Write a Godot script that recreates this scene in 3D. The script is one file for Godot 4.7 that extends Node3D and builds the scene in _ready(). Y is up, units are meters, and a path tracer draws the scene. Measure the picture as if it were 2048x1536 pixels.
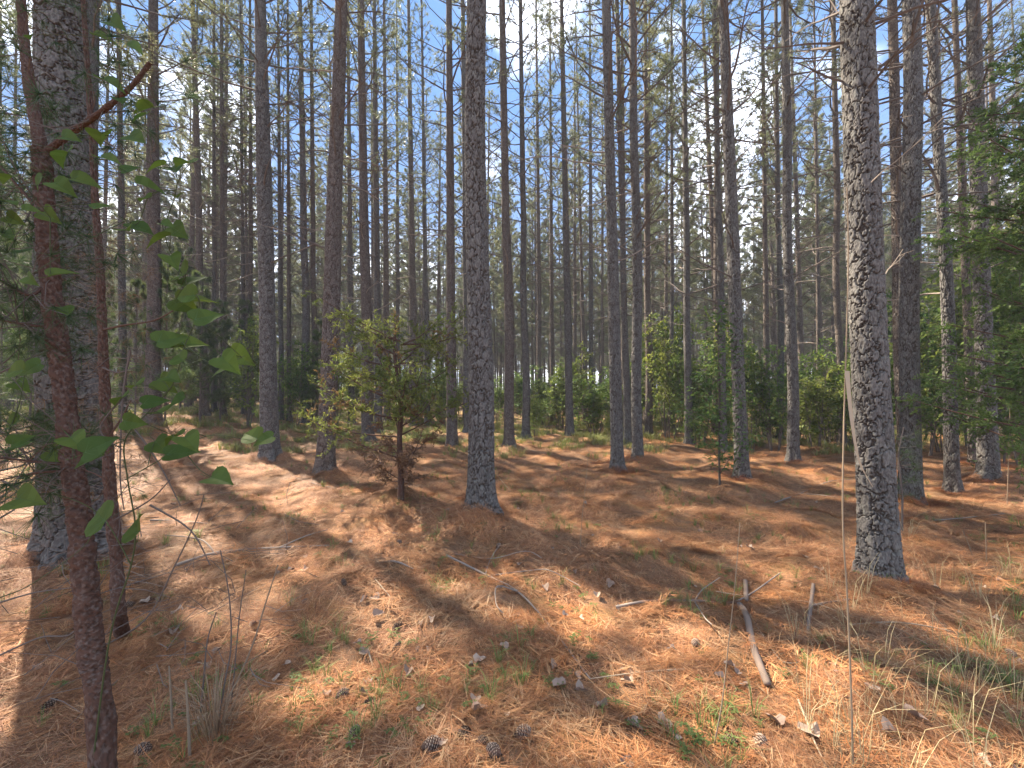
extends Node3D

# Layout in metres: x to the right, distance ahead of the camera along -z.
const MOUNDS := [[-4.459,4.063,0.060,0.700],[-5.876,9.622,0.070,0.600],[-3.783,8.023,0.090,0.600],[-0.403,5.171,0.170,0.600],[3.334,3.608,0.050,0.700],[-4.918,13.478,0.080,0.600],[-5.440,16.129,0.060,0.600],[-1.792,11.829,0.090,0.600],[-1.784,16.236,0.060,0.600],[-0.074,11.714,0.140,0.600],[0.505,14.285,0.100,0.600],[1.549,21.513,0.040,0.600],[2.213,15.103,0.090,0.600],[2.185,8.213,0.100,0.600],[3.871,13.217,0.050,0.600],[4.596,16.102,0.040,0.600],[3.005,9.454,0.090,0.600],[5.302,15.377,0.050,0.600],[5.867,13.127,0.060,0.600],[4.342,7.473,0.060,0.600],[6.175,11.568,0.040,0.600],[6.821,9.605,0.050,0.600],[6.052,6.024,0.050,0.600],[8.672,8.718,0.040,0.600],[7.757,6.982,0.050,0.600],[9.396,7.815,0.050,0.600],[10.950,9.407,0.040,0.600],[-10.689,11.764,0.080,0.600],[-12.670,12.884,0.040,0.600],[-12.042,15.515,0.040,0.600],[-12.140,16.111,0.040,0.600],[-11.658,15.955,0.040,0.600],[-11.804,17.420,0.030,0.600],[-11.399,17.307,0.030,0.600],[-8.810,16.963,0.050,0.600],[-8.601,17.230,0.030,0.600],[-9.933,17.010,0.030,0.600],[-9.530,16.946,0.030,0.600],[-7.345,18.107,0.030,0.600],[-6.223,19.697,0.030,0.600],[-6.445,22.464,0.030,0.600],[-5.043,20.466,0.030,0.600],[-4.430,20.746,0.030,0.600],[2.243,21.919,0.030,0.600],[4.102,20.417,0.030,0.600],[9.059,14.012,0.030,0.600],[9.812,14.497,0.030,0.600],[10.166,12.183,0.030,0.600],[6.775,16.709,0.030,0.600],[12.771,16.415,0.030,0.600],[-0.381,4.732,0.100,0.420],[-1.143,3.453,0.100,0.450],[-1.696,6.013,0.200,0.300],[3.203,5.034,0.100,0.400],[2.224,5.686,0.080,0.300],[-1.932,3.324,0.060,0.500],[1.102,4.064,0.060,0.600],[-0.091,3.024,0.050,0.600],[2.946,3.284,0.060,0.500],[-2.913,3.844,0.060,0.500],[3.908,6.804,0.080,0.400],[1.265,7.965,0.060,0.600],[-1.655,8.005,0.060,0.500],[4.979,4.524,0.070,0.600],[3.019,4.175,0.050,0.500],[-2.873,5.943,0.060,0.500],[-6.905,7.893,0.070,0.600],[-5.350,7.804,0.060,0.600]]
# x, distance ahead, radius, height at which that radius holds, lean, label
const PINES := [
	[-4.459,4.063,0.222,2.59,-0.0484,"thick grey pine trunk behind thin reddish saplings at the left edge"],
	[-5.876,9.622,0.182,2.42,-0.0281,"straight grey pine left of the cedar sapling, nearer the left edge of the clearing"],
	[-3.783,8.023,0.161,2.32,0.0229,"grey pine just left of the bushy cedar sapling, leaning right as it rises"],
	[-0.403,5.171,0.153,1.96,-0.0094,"large furrowed pine in the middle, standing on a needle mound"],
	[3.334,3.608,0.131,2.09,-0.0161,"big plated pine at right behind the tall dry stalk"],
	[-4.918,13.478,0.168,4.79,-0.0206,"slim pine directly behind the cedar sapling"],
	[-5.440,16.129,0.135,5.36,-0.0146,"thin pine close behind and right of the slim pine at the cedar sapling"],
	[-1.792,11.829,0.133,4.39,-0.0085,"slim pine just left of the large middle pine"],
	[-1.784,16.236,0.153,5.40,-0.0160,"thin pine half hidden behind the left edge of the large middle pine"],
	[-0.074,11.714,0.133,4.31,-0.0170,"slim pine on a small mound just right of the large middle pine"],
	[0.505,14.285,0.117,4.98,-0.0119,"thin pine on a mound, second to the right of the large middle pine"],
	[1.549,21.513,0.122,6.77,-0.0093,"very thin pine, third to the right of the large middle pine"],
	[2.213,15.103,0.132,5.17,-0.0168,"thin straight pine left of the leafy sapling near the centre"],
	[2.185,8.213,0.111,3.51,-0.0217,"grey pine leaning left, front one of the close cluster right of centre"],
	[3.871,13.217,0.104,4.79,-0.0227,"dark pine between the two front pines of the cluster right of centre"],
	[4.596,16.102,0.098,5.51,-0.0015,"thin sunlit pine hidden at the back of the cluster right of centre"],
	[3.005,9.454,0.108,3.82,-0.0092,"rightmost front pine of the close cluster right of centre"],
	[5.302,15.377,0.120,5.30,-0.0038,"pine with a sunlit left side behind the cluster right of centre"],
	[5.867,13.127,0.106,4.79,-0.0039,"thin dark pine standing alone against the green brush right of centre"],
	[4.342,7.473,0.106,2.96,-0.0332,"grey pine behind the slender leafy sapling, leaning left"],
	[6.175,11.568,0.090,4.47,-0.0087,"thin pine just left of and behind the leaning grey pine"],
	[6.821,9.605,0.104,3.43,-0.0061,"straight brown pine in front of the green brush, left of the tall stalk"],
	[6.052,6.024,0.116,2.30,0.0242,"rough pine just right of the big plated pine"],
	[8.672,8.718,0.102,4.92,-0.0119,"pine half hidden behind the rough pine, leaning left"],
	[7.757,6.982,0.083,2.48,-0.0147,"crooked sunlit pine second from the right edge"],
	[9.396,7.815,0.127,2.55,-0.0190,"thick dark pine nearest the right edge, partly behind cedar foliage"],
	[10.950,9.407,0.070,2.73,-0.0231,"dark pine just behind the thick pine nearest the right edge"],
	[-10.689,11.764,0.171,3.67,-0.0173,"grey pine right of the thick left trunk, behind the vine leaves"],
	[-12.670,12.884,0.093,3.89,-0.0259,"thin dark pine between the thick left trunk and the vine leaves"],
	[-12.042,15.515,0.124,4.50,-0.0438,"slim pine behind the vine leaves, leaning left"],
	[-12.140,16.111,0.081,4.59,-0.0192,"thin pine right of the slim leaning pine behind the vine leaves"],
	[-11.658,15.955,0.090,4.66,-0.0212,"thin dark pine standing between vine leaves and the young conifers"],
	[-11.804,17.420,0.082,5.02,-0.0202,"thin pine left of the pine with the straight grey trunk"],
	[-11.399,17.307,0.091,5.03,-0.0186,"thin dark pine close left of the straight grey trunk"],
	[-8.810,16.963,0.143,5.27,-0.0206,"thin pine left of the leaning pine beside the cedar sapling"],
	[-8.601,17.230,0.107,5.32,-0.0155,"thinner pine touching the leaning pine beside the cedar sapling"],
	[-9.933,17.010,0.084,5.12,-0.0183,"very thin pine right of the straight grey trunk"],
	[-9.530,16.946,0.075,5.17,-0.0167,"second very thin pine right of the straight grey trunk"],
	[-7.345,18.107,0.117,5.65,-0.0148,"thin pine right of the leaning pine, above the cedar sapling"],
	[-6.223,19.697,0.143,6.15,-0.0131,"thin dark pine above the top of the cedar sapling"],
	[-6.445,22.464,0.109,6.90,-0.0126,"very thin pine above the right shoulder of the cedar sapling"],
	[-5.043,20.466,0.176,6.48,-0.0212,"thin pine above the right side of the cedar sapling, leaning left"],
	[-4.430,20.746,0.128,6.52,-0.0182,"thin pine midway between cedar sapling top and middle pine"],
	[2.243,21.919,0.110,6.89,-0.0040,"very thin pine left of the leafy sapling near the centre"],
	[4.102,20.417,0.114,6.37,0.0003,"thin far pine above the leafy sapling near the centre"],
	[9.059,14.012,0.082,4.97,0.0055,"thin brown pine rising from the brush left of the straight brown pine"],
	[9.812,14.497,0.091,5.81,0.0083,"dark pine rising from the brush, close left of the straight brown pine"],
	[10.166,12.183,0.089,4.48,-0.0033,"dark pine rising from the brush behind the tall dry stalk"],
	[6.775,16.709,0.078,5.55,0.0042,"very thin pine rising from the brush left of the lone dark pine"],
	[12.771,16.415,0.066,5.58,0.0079,"very thin pine rising from the brush right of the straight brown pine"],
]
const CONES := [
	[-0.836,2.903,"upper of two dark pine cones one above the other, left of the forked branch"],
	[-0.778,2.693,"lower of two dark pine cones one above the other, left of the forked branch"],
	[-0.960,2.263,"left one of two dark pine cones side by side, left of bottom centre"],
	[-0.766,2.193,"right one of two dark pine cones side by side, left of bottom centre"],
	[-0.371,1.842,"largest dark pine cone at the bottom edge, left of centre"],
	[0.050,1.922,"upright dark pine cone near the bottom edge, beside a pale leaf"],
	[-0.226,1.912,"pine cone between the two large cones near the bottom edge"],
	[-0.080,1.782,"pine cone cut by the bottom edge, near the centre"],
	[-0.764,1.943,"pine cone at the bottom edge, leftmost of the centre group"],
	[-1.391,3.301,"grey pine cone on sunlit straw right of the leaning dry stalk"],
	[-0.138,1.852,"small pine cone close above the one cut by the bottom edge"],
	[1.315,3.354,"pine cone beside the bent grey branch with side twigs"],
	[-0.150,4.413,"tiny pine cone on the lit mound below the middle pine"],
	[-1.230,4.353,"tiny pine cone on lit straw right of the long dark branch"],
	[-2.613,2.255,"big dark pine cone at the lower left, left of the saplings"],
	[-3.023,3.314,"pine cone in the sunlit gap right of the thin straight sapling"],
	[-3.095,3.214,"pine cone touching the foot of the thin straight sapling"],
	[-3.278,4.633,"right one of two pine cones behind the long dark branch"],
	[-3.703,4.934,"left one of two pine cones behind the long dark branch"],
	[-1.575,3.052,"pine cone in shade just right of the leaning dry stalk"],
	[-1.847,2.015,"pine cone at the bottom edge near the dead grass clump"],
	[1.068,1.963,"left one of two dark pine cones near the lower right"],
	[1.195,1.933,"right one of two dark pine cones near the lower right"],
	[3.376,2.704,"large pine cone at the right edge"],
	[1.264,2.754,"pine cone left of the thick flaky broken limb"],
]
const LEAVES := [[-1.161,3.151],[-1.067,3.132],[-1.004,2.982],[-0.603,2.623],[-0.390,3.493],[-0.102,3.383],[0.061,3.033],[0.039,2.843],[0.412,3.104],[0.266,2.473],[0.745,3.474],[-0.201,2.183],[-0.171,2.082],[0.693,2.404],[0.386,2.273],[0.791,2.043],[0.793,2.003],[-1.044,2.703],[-0.860,2.383],[-0.632,2.423],[2.015,3.004],[1.939,2.423],[1.370,2.433],[3.619,2.993],[-3.019,2.534],[-1.953,2.654],[-1.437,2.454],[-1.065,2.283],[-2.096,4.033],[-2.807,4.813],[0.888,3.614],[0.834,4.003],[0.601,3.804],[1.828,4.916],[1.352,2.483],[1.232,2.373],[1.357,2.333],[1.345,2.053],[1.479,1.993],[1.866,1.983],[1.170,4.313],[-1.764,4.332],[-1.336,4.542],[-0.542,2.643],[0.293,3.544],[-0.035,2.032],[-0.489,2.133],[2.701,4.715],[2.735,4.575],[3.695,3.483],[2.963,3.834],[-2.018,2.963],[-1.835,2.854],[-2.625,3.134],[-2.432,2.864],[-1.927,2.554],[-1.444,2.574],[-0.261,2.483],[-0.202,2.523],[0.273,2.283],[0.760,2.474],[1.980,2.203],[2.081,2.073]]
const STICKS := [
	["fallen_branch",0.016,"dark short branch lying behind the left saplings",[[[-4.885,5.365],[-4.633,5.425],[-3.978,5.194]]]],
	["fallen_branch",0.018,"long dark branch lying on the straw left of the middle pine",[[[-3.327,3.933],[-3.068,4.113],[-2.567,4.223],[-1.949,4.263]],[[-2.473,4.243],[-2.280,4.383],[-2.107,4.542]],[[-3.068,4.113],[-3.404,4.343],[-3.857,4.423]]]],
	["fallen_branch",0.012,"long forked grey branch lying diagonally in front of the middle pine",[[[-0.652,3.963],[-0.245,3.684],[0.051,3.394],[0.273,2.944],[0.468,2.403]],[[-0.198,3.664],[0.205,3.794],[0.359,3.714],[0.594,3.484]],[[0.051,3.394],[-0.120,3.303],[-0.123,3.063],[-0.067,2.813]],[[-0.582,4.063],[-0.216,4.094],[0.134,4.104],[0.295,3.914]],[[-0.245,3.684],[-0.224,4.064],[-0.135,4.304]]]],
	["fallen_stick",0.013,"short pale stick lying left of the forked branch",[[[-1.305,3.822],[-1.072,3.651],[-0.902,3.632]]]],
	["fallen_stick",0.007,"thin straight pale stick pointing at the pine cones",[[[-1.532,3.912],[-1.151,3.351],[-0.932,3.112]]]],
	["fallen_branch",0.013,"bent grey branch with side twigs lying right of the forked branch",[[[0.869,3.334],[1.142,3.304],[1.522,3.274],[1.952,3.455],[2.666,3.965]],[[1.506,3.284],[1.692,3.535],[1.954,3.745]],[[1.483,3.234],[1.432,2.964],[1.408,2.814]]]],
	["fallen_log",0.026,"thick flaky broken limb lying lower right, longest of the two pieces",[[[1.836,3.214],[1.743,2.964],[1.611,2.663],[1.488,2.333]]]],
	["fallen_log",0.022,"short broken limb piece above the thick flaky limb",[[[2.288,3.906],[2.162,3.685],[2.036,3.465]]]],
	["fallen_log",0.016,"small broken limb left of the tall dry stalk",[[[2.641,3.494],[2.400,3.204],[2.128,2.884]],[[2.400,3.204],[2.592,3.254],[2.713,3.204]]]],
	["dry_stalk",0.004,"long pale grass stalk lying across the straw at right",[[[1.859,3.635],[2.229,3.515],[2.452,3.284],[2.546,3.054],[2.705,2.823],[2.960,2.644],[3.108,2.434]]]],
	["fallen_twig",0.006,"curved dark twig under the thick flaky limb",[[[1.802,3.024],[1.742,2.753],[1.701,2.503],[1.848,2.483]]]],
	["dry_stalk",0.007,"bleached broken stalk at the lower right corner",[[[1.559,2.183],[1.509,2.053],[1.457,1.933],[1.431,1.833]]]],
	["fallen_twig",0.006,"thin pale twig on the straw right of the pine cones",[[[1.042,2.413],[0.811,2.444],[0.470,2.413]],[[0.781,2.444],[0.810,2.554]]]],
	["fallen_twig",0.007,"grey twig lying between the tall stalk and the right edge",[[[2.456,2.904],[2.737,2.893],[3.011,2.913],[3.232,2.883]]]],
	["fallen_twig",0.006,"thin twig lying below the two dark pine cones at left",[[[-0.969,2.683],[-0.870,2.523],[-0.791,2.373]]]],
	["fallen_twig",0.005,"slim dark twig lying on sunlit straw near the left saplings",[[[-2.539,2.924],[-2.441,2.874],[-2.363,2.854]],[[-2.022,2.574],[-1.950,2.565],[-1.941,2.594]]]],
	["fallen_twig",0.009,"grey stick on the straw behind the cedar sapling",[[[-4.418,7.984],[-3.456,7.144],[-2.744,6.523]]]],
	["fallen_branch",0.012,"bare grey branch sprawling on the straw left of the big plated pine",[[[4.088,6.175],[4.914,6.774],[6.207,7.746],[6.888,8.026]],[[4.914,6.774],[4.920,6.344],[4.991,6.044]]]],
	["fallen_twig",0.006,"pale twig beside the base of the pine on a mound",[[[0.518,11.394],[0.894,10.735],[1.289,10.645]]]],
	["fallen_twig",0.006,"small crossed pale twigs right of the middle pine",[[[-0.300,8.195],[-0.129,7.324],[-0.017,6.734]]]],
	["fallen_branch",0.010,"dark branch lying in shade near the right edge",[[[5.451,5.124],[6.053,5.253],[7.152,5.765]]]],
]
const VINE_LEAVES := [[-1.776,1.344,1.456,0.088],[-1.474,1.303,1.413,0.087],[-1.429,1.242,1.507,0.083],[-1.577,1.560,1.430,0.061],[-1.458,1.553,1.401,0.074],[-1.616,1.481,1.509,0.072],[-1.920,1.472,1.674,0.058],[-1.454,1.515,1.636,0.068],[-1.397,1.553,1.625,0.065],[-1.180,1.557,1.451,0.057],[-1.290,1.503,1.552,0.079],[-1.079,1.416,1.469,0.063],[-0.950,1.584,1.435,0.055],[-0.889,1.569,1.414,0.045],[-1.041,1.845,1.449,0.074],[-1.152,1.886,1.677,0.077],[-1.217,1.827,1.645,0.067],[-1.357,2.102,1.638,0.073],[-1.294,2.122,1.636,0.078],[-1.114,2.020,1.442,0.064],[-1.234,2.105,1.479,0.058],[-1.342,2.215,1.581,0.070],[-1.306,2.200,1.614,0.070],[-1.372,1.937,1.653,0.068],[-1.341,1.944,1.662,0.072],[-1.213,1.933,1.408,0.062],[-1.333,1.884,1.574,0.052],[-1.397,1.768,1.595,0.055],[-1.389,1.703,1.542,0.067],[-1.236,1.789,1.437,0.047],[-1.466,1.767,1.532,0.056],[-1.346,1.632,1.409,0.046],[-1.676,1.710,1.679,0.054],[-1.496,1.660,1.657,0.069],[-1.322,1.705,1.555,0.045],[-1.506,3.139,1.476,0.060],[-1.744,3.258,1.671,0.064],[-1.944,3.173,1.563,0.030],[-1.706,3.061,1.662,0.059],[-1.562,2.945,1.651,0.055],[-1.478,2.828,1.543,0.048],[-1.713,2.724,1.512,0.056],[-1.659,2.769,1.572,0.060],[-1.466,2.732,1.518,0.055],[-1.651,2.605,1.432,0.057],[-1.354,2.594,1.478,0.055],[-1.425,2.680,1.640,0.081],[-1.175,2.557,1.394,0.054],[-1.437,2.572,1.395,0.049],[-1.917,2.584,1.580,0.046],[-1.687,2.510,1.470,0.049],[-1.692,2.577,1.551,0.058],[-1.496,2.615,1.531,0.050],[-1.403,2.476,1.490,0.038],[-1.459,2.595,1.699,0.055],[-1.509,2.427,1.443,0.050],[-1.399,2.538,1.512,0.056],[-1.427,2.344,1.445,0.052],[-1.494,2.400,1.582,0.058],[-1.291,2.366,1.468,0.042],[-1.352,2.323,1.494,0.064],[-1.381,2.405,1.619,0.056],[-1.282,2.238,1.483,0.057],[-1.784,2.214,1.559,0.057],[-1.680,2.991,1.669,0.045],[-1.374,2.992,1.412,0.051],[-1.771,1.815,1.400,0.051],[-1.780,1.825,1.453,0.051],[-2.020,1.765,1.625,0.052],[-2.005,1.608,1.577,0.057],[-1.823,1.540,1.456,0.058],[-1.839,1.560,1.486,0.047],[-1.856,2.524,1.437,0.045],[-1.962,2.485,1.527,0.047],[-1.715,2.391,1.394,0.040],[-1.891,2.460,1.603,0.058],[-2.079,2.343,1.667,0.053],[-2.169,2.415,1.686,0.047],[-2.049,2.449,1.615,0.046],[-1.916,2.091,1.687,0.056],[-1.700,2.135,1.386,0.040]]
const VINE_STEMS := [[[-1.680,0.371,1.580],[-1.598,0.721,1.580],[-1.511,1.054,1.580],[-1.498,1.211,1.580],[-1.531,1.390,1.580],[-1.544,1.548,1.580],[-1.446,1.668,1.580],[-1.358,1.768,1.580],[-1.311,1.928,1.580],[-1.253,2.089,1.580],[-1.315,2.190,1.580],[-1.398,2.372,1.580],[-1.357,2.555,1.580],[-1.373,2.658,1.580],[-1.508,2.862,1.580],[-1.618,3.110,1.580],[-1.621,3.254,1.580]],[[-1.511,1.054,1.580],[-1.638,1.251,1.580],[-1.819,1.330,1.580],[-1.957,1.310,1.580]],[[-2.028,0.926,1.580],[-1.910,0.975,1.580],[-1.715,1.113,1.580],[-1.657,1.192,1.580],[-1.517,1.390,1.580]],[[-1.544,1.548,1.580],[-1.643,1.519,1.580],[-1.744,1.548,1.580],[-1.842,1.499,1.580]],[[-1.358,1.768,1.580],[-1.407,1.708,1.580],[-1.446,1.648,1.580]],[[-1.355,1.568,1.580],[-1.243,1.429,1.580],[-1.153,1.390,1.580]],[[-1.541,1.390,1.580],[-1.403,1.469,1.580],[-1.285,1.538,1.580],[-1.185,1.568,1.580],[-1.045,1.548,1.580],[-0.986,1.552,1.580]],[[-1.311,1.928,1.580],[-1.189,1.848,1.580],[-1.070,1.884,1.580]],[[-2.068,2.555,1.580],[-1.927,2.576,1.580],[-1.725,2.586,1.580],[-1.544,2.637,1.580],[-1.373,2.647,1.580]],[[-1.790,2.780,1.580],[-1.668,2.780,1.580],[-1.526,2.770,1.580]],[[-1.357,2.555,1.580],[-1.462,2.535,1.580],[-1.520,2.413,1.580],[-1.653,2.494,1.580]],[[-2.004,1.588,1.580],[-1.967,1.708,1.580],[-1.950,1.828,1.580]],[[-2.066,2.474,1.580],[-1.945,2.474,1.580],[-1.863,2.443,1.580]]]
const SAPLING_A := [[[-1.627,0.230,1.620],[-1.664,0.456,1.620],[-1.726,0.682,1.640],[-1.773,0.916,1.660],[-1.825,1.178,1.680],[-1.885,1.427,1.700],[-1.945,1.705,1.720],[-2.014,2.013,1.740],[-2.078,2.331,1.760],[-2.128,2.613,1.780],[-2.171,2.855,1.800]],[[-2.171,2.855,1.800],[-2.253,3.151,1.820],[-2.312,3.407,1.840],[-2.369,3.767,1.860]],[[-2.166,2.832,1.800],[-2.062,2.913,1.800],[-1.881,3.016,1.780],[-1.727,3.116,1.760],[-1.629,3.222,1.750]],[[-2.111,2.544,1.780],[-2.192,2.613,1.780],[-2.332,2.773,1.780]],[[-2.069,2.241,1.760],[-2.084,2.159,1.700],[-2.150,2.210,1.650]],[[-2.008,2.025,1.740],[-2.081,2.029,1.700],[-2.159,2.043,1.660]],[[-1.874,1.427,1.700],[-1.944,1.446,1.650],[-2.067,1.475,1.600]],[[-1.873,1.405,1.700],[-1.964,1.405,1.650],[-2.065,1.385,1.600]]]
const SAPLING_B := [[[-2.924,-0.332,3.009],[-2.563,0.284,2.605],[-2.590,0.640,2.605],[-2.630,1.030,2.605],[-2.664,1.423,2.605],[-2.691,1.818,2.605],[-2.712,2.182,2.605],[-2.732,2.547,2.605],[-2.775,3.016,2.605],[-2.807,3.487,2.605],[-2.855,4.030,2.605],[-2.887,4.440,2.605]],[[-2.711,2.148,2.605],[-2.461,2.165,2.505],[-2.180,2.178,2.405],[-1.987,2.253,2.355]],[[-2.630,1.030,2.605],[-2.621,1.172,2.555],[-2.697,1.246,2.505]],[[-2.664,1.423,2.605],[-2.581,1.554,2.605],[-2.511,1.686,2.605]]]
const STALKS := [
	["dry_stalk",0.0042,"tall pale dry stalk standing in front of the big plated pine",[[1.554,0.020,1.833],[1.552,0.332,1.833],[1.541,0.784,1.833],[1.526,1.150,1.833],[1.538,1.587,1.833],[1.559,2.051,1.833],[1.572,2.403,1.833],[1.570,2.697,1.833]]],
	["dry_stalk",0.0060,"leaning pale dry stalk at lower left",[[-1.662,-0.075,2.295],[-1.586,0.061,2.295],[-1.489,0.288,2.295],[-1.420,0.515,2.295],[-1.348,0.743,2.295]]],
	["dry_stalk",0.0030,"thin reddish stalk standing left of the thick flaky limb",[[0.982,0.020,1.953],[1.025,0.240,1.953],[1.057,0.504,1.953],[1.092,0.794,1.953],[1.120,1.099,1.953]]],
	["dry_stalk",0.0030,"thin dry stalk standing right of the middle pine",[[0.740,-0.002,4.334],[0.763,0.341,4.334],[0.808,0.775,4.334],[0.842,1.102,4.334]]],
	["dry_stalk",0.0040,"slim dry stalk near the right edge",[[7.719,-0.084,6.195],[7.772,0.827,6.195],[7.801,1.374,6.195],[7.794,1.765,6.195]]],
	["dry_stalk",0.0040,"short dry stalk standing in grass at far right",[[4.697,0.058,3.942],[4.696,0.271,3.942],[4.695,0.443,3.942]]],
	["dry_stalk",0.0040,"bent dry stalk standing in grass at far right",[[4.710,0.054,4.072],[4.676,0.171,4.072],[4.613,0.324,4.072]]],
	["woody_weed",0.0050,"dark bare stem standing among the twigs at lower left",[[-1.746,-0.085,2.245],[-1.727,0.153,2.245],[-1.710,0.347,2.245],[-1.664,0.500,2.245]]],
	["woody_weed",0.0050,"dark thin stem curving up beside the leaning stalk",[[-1.600,-0.077,2.185],[-1.565,0.169,2.185],[-1.535,0.357,2.185],[-1.550,0.628,2.185],[-1.602,0.872,2.185]]],
	["woody_weed",0.0040,"thin dark stem close to the leaning stalk",[[-1.622,-0.071,2.314],[-1.602,0.161,2.314],[-1.582,0.418,2.314],[-1.545,0.705,2.314]]],
	["dry_stalk",0.0070,"short broken grey stalk standing at the bottom left",[[-1.822,-0.094,2.155],[-1.833,0.084,2.155],[-1.847,0.264,2.155]]],
	["dry_stalk",0.0080,"short thick grey stalk standing in the dead grass clump",[[-1.557,-0.075,1.945],[-1.570,0.150,1.945],[-1.585,0.337,1.945]]],
]
const TWIGS := [[[-2.240,0.589,1.750],[-2.066,0.665,1.750],[-1.914,0.693,1.750],[-1.857,0.915,1.750]],[[-1.824,0.611,1.750],[-1.608,0.741,1.750],[-1.480,0.980,1.750],[-1.391,1.176,1.750],[-1.358,1.286,1.750]],[[-2.245,0.817,1.750],[-2.093,0.860,1.750],[-1.918,0.882,1.750]],[[-1.748,1.176,1.750],[-1.595,1.264,1.750],[-1.509,1.352,1.750]],[[-1.736,1.704,1.750],[-1.822,1.572,1.750],[-1.720,1.484,1.750]],[[-1.695,1.926,1.750],[-1.725,1.704,1.750],[-1.729,1.374,1.750],[-1.709,1.220,1.750]],[[-1.595,1.242,1.750],[-1.417,1.133,1.750],[-1.327,0.980,1.750]],[[-1.667,1.572,1.750],[-1.599,1.484,1.750],[-1.531,1.374,1.750],[-1.463,1.242,1.750]],[[-2.258,1.352,1.750],[-2.125,1.297,1.750],[-2.014,1.286,1.750]],[[-1.816,1.848,1.750],[-1.749,1.826,1.750],[-1.672,1.848,1.750]]]
const SHRUBS := [[3.459,16.500,2.804,1.226],[2.183,18.000,3.166,0.905],[4.638,17.000,3.622,0.830],[5.787,14.500,4.374,0.852],[6.410,13.500,3.978,0.710],[7.211,12.000,3.548,0.716],[7.635,11.500,3.103,0.606],[8.796,11.500,2.405,0.809],[10.036,12.500,3.782,0.617],[9.385,11.000,2.816,0.530],[10.943,10.500,3.601,0.460],[12.567,11.500,5.049,0.491],[14.372,12.500,5.910,0.623],[11.812,9.500,5.440,0.528],[11.753,9.000,4.766,0.485],[8.070,15.000,4.434,0.836],[10.818,15.000,3.601,0.770],[6.048,18.000,5.018,0.972],[12.409,13.000,5.111,0.714],[16.895,14.000,8.236,0.792],[14.792,11.000,7.890,0.665],[7.430,17.000,5.237,0.789],[0.955,21.000,3.208,1.062],[3.184,20.000,3.859,1.000],[-0.667,22.000,2.958,0.835],[-9.450,14.000,3.837,0.411],[-8.776,16.000,3.531,0.710],[-7.606,17.000,3.270,0.786],[-20.120,16.000,4.223,0.756],[-20.087,17.000,4.847,0.695],[-16.202,15.000,3.651,0.645]]
const YOUNG := [[-10.528,12.000,4.987,0.514],[-10.651,13.500,4.954,0.604],[-10.705,14.500,4.534,0.591],[-11.918,12.500,4.468,0.458],[-13.433,16.000,6.997,0.698],[-11.477,17.000,4.964,0.624],[-13.463,13.000,4.902,0.457],[-15.848,13.000,5.682,0.626],[-12.436,11.000,4.031,0.461],[-7.765,16.000,4.368,0.583],[-12.950,10.000,5.145,0.464]]
const CEDAR := Vector3(-1.574,0.135,-5.582)
const SLIM := Vector3(3.581,0.067,-6.833)
const DEADGRASS := Vector3(-1.534,-0.053,-2.075)
const SEEDLING := Vector3(4.548,0.028,-4.593)
const PLUME := Vector3(4.496,0.028,-4.523)
class Geo:
	var v := PackedVector3Array()
	var n := PackedVector3Array()
	var u := PackedVector2Array()
	var c := PackedColorArray()
	var i := PackedInt32Array()
	func tri(a: Vector3, b: Vector3, d: Vector3, col: Color) -> void:
		v.append(a); v.append(b); v.append(d)
		c.append(col); c.append(col); c.append(col)
	func arrays() -> Array:
		var a := []
		a.resize(Mesh.ARRAY_MAX)
		a[Mesh.ARRAY_VERTEX] = v
		if n.size() == v.size(): a[Mesh.ARRAY_NORMAL] = n
		if u.size() == v.size(): a[Mesh.ARRAY_TEX_UV] = u
		if c.size() == v.size(): a[Mesh.ARRAY_COLOR] = c
		if i.size(): a[Mesh.ARRAY_INDEX] = i
		return a
	func into(m: ArrayMesh, mat: Material) -> ArrayMesh:
		if v.size() == 0: return m
		m.add_surface_from_arrays(Mesh.PRIMITIVE_TRIANGLES, arrays())
		m.surface_set_material(m.get_surface_count() - 1, mat)
		return m

var rng := RandomNumberGenerator.new()
var M := {}
var used := {}
var bark_h := PackedFloat32Array()
const BW := 384
const BH := 1536
const BARK_TALL := 9.0
var fine := FastNoiseLite.new()
var patch := FastNoiseLite.new()

# ---------------------------------------------------------------- helpers
func ss(a: float, b: float, x: float) -> float:
	return smoothstep(a, b, x)

func h0(x: float, d: float) -> float:
	return 0.85 * ss(4, 14, -x) * ss(3, 12, d) + 0.05 * sin(0.9 * x + 0.4 * d + 1) + 0.045 * sin(0.55 * x - 1.1 * d + 2.2) + 0.028 * sin(2.3 * x + 1.1 * d + 0.5) + 0.02 * sin(1.2 * x - 2.9 * d)

func ground_y(x: float, d: float) -> float:
	var y := h0(x, d)
	for m in MOUNDS:
		var ex: float = x - m[0]
		var ed: float = d - m[1]
		var q: float = (ex * ex + ed * ed) / (m[3] * m[3])
		if q < 9.0: y += m[2] * exp(-q)
	return y

func surface_y(x: float, d: float) -> float:
	return ground_y(x, d) + 0.016 * fine.get_noise_2d(x * 2.6, d * 2.6) + 0.075 * fine.get_noise_2d(x * 0.9 + 40.0, d * 0.9) * ss(0.5, 3.0, d)

func ground_basis(x: float, d: float, turn: float) -> Basis:
	var e := 0.12
	var up := Vector3(-(surface_y(x + e, d) - surface_y(x - e, d)), 2 * e, (surface_y(x, d + e) - surface_y(x, d - e))).normalized()
	var fw := Vector3(cos(turn), 0, sin(turn))
	var rt := up.cross(fw).normalized()
	return Basis(rt.cross(up).normalized(), up, rt).orthonormalized()

func R(a: float, b: float) -> float:
	return rng.randf_range(a, b)

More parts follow.
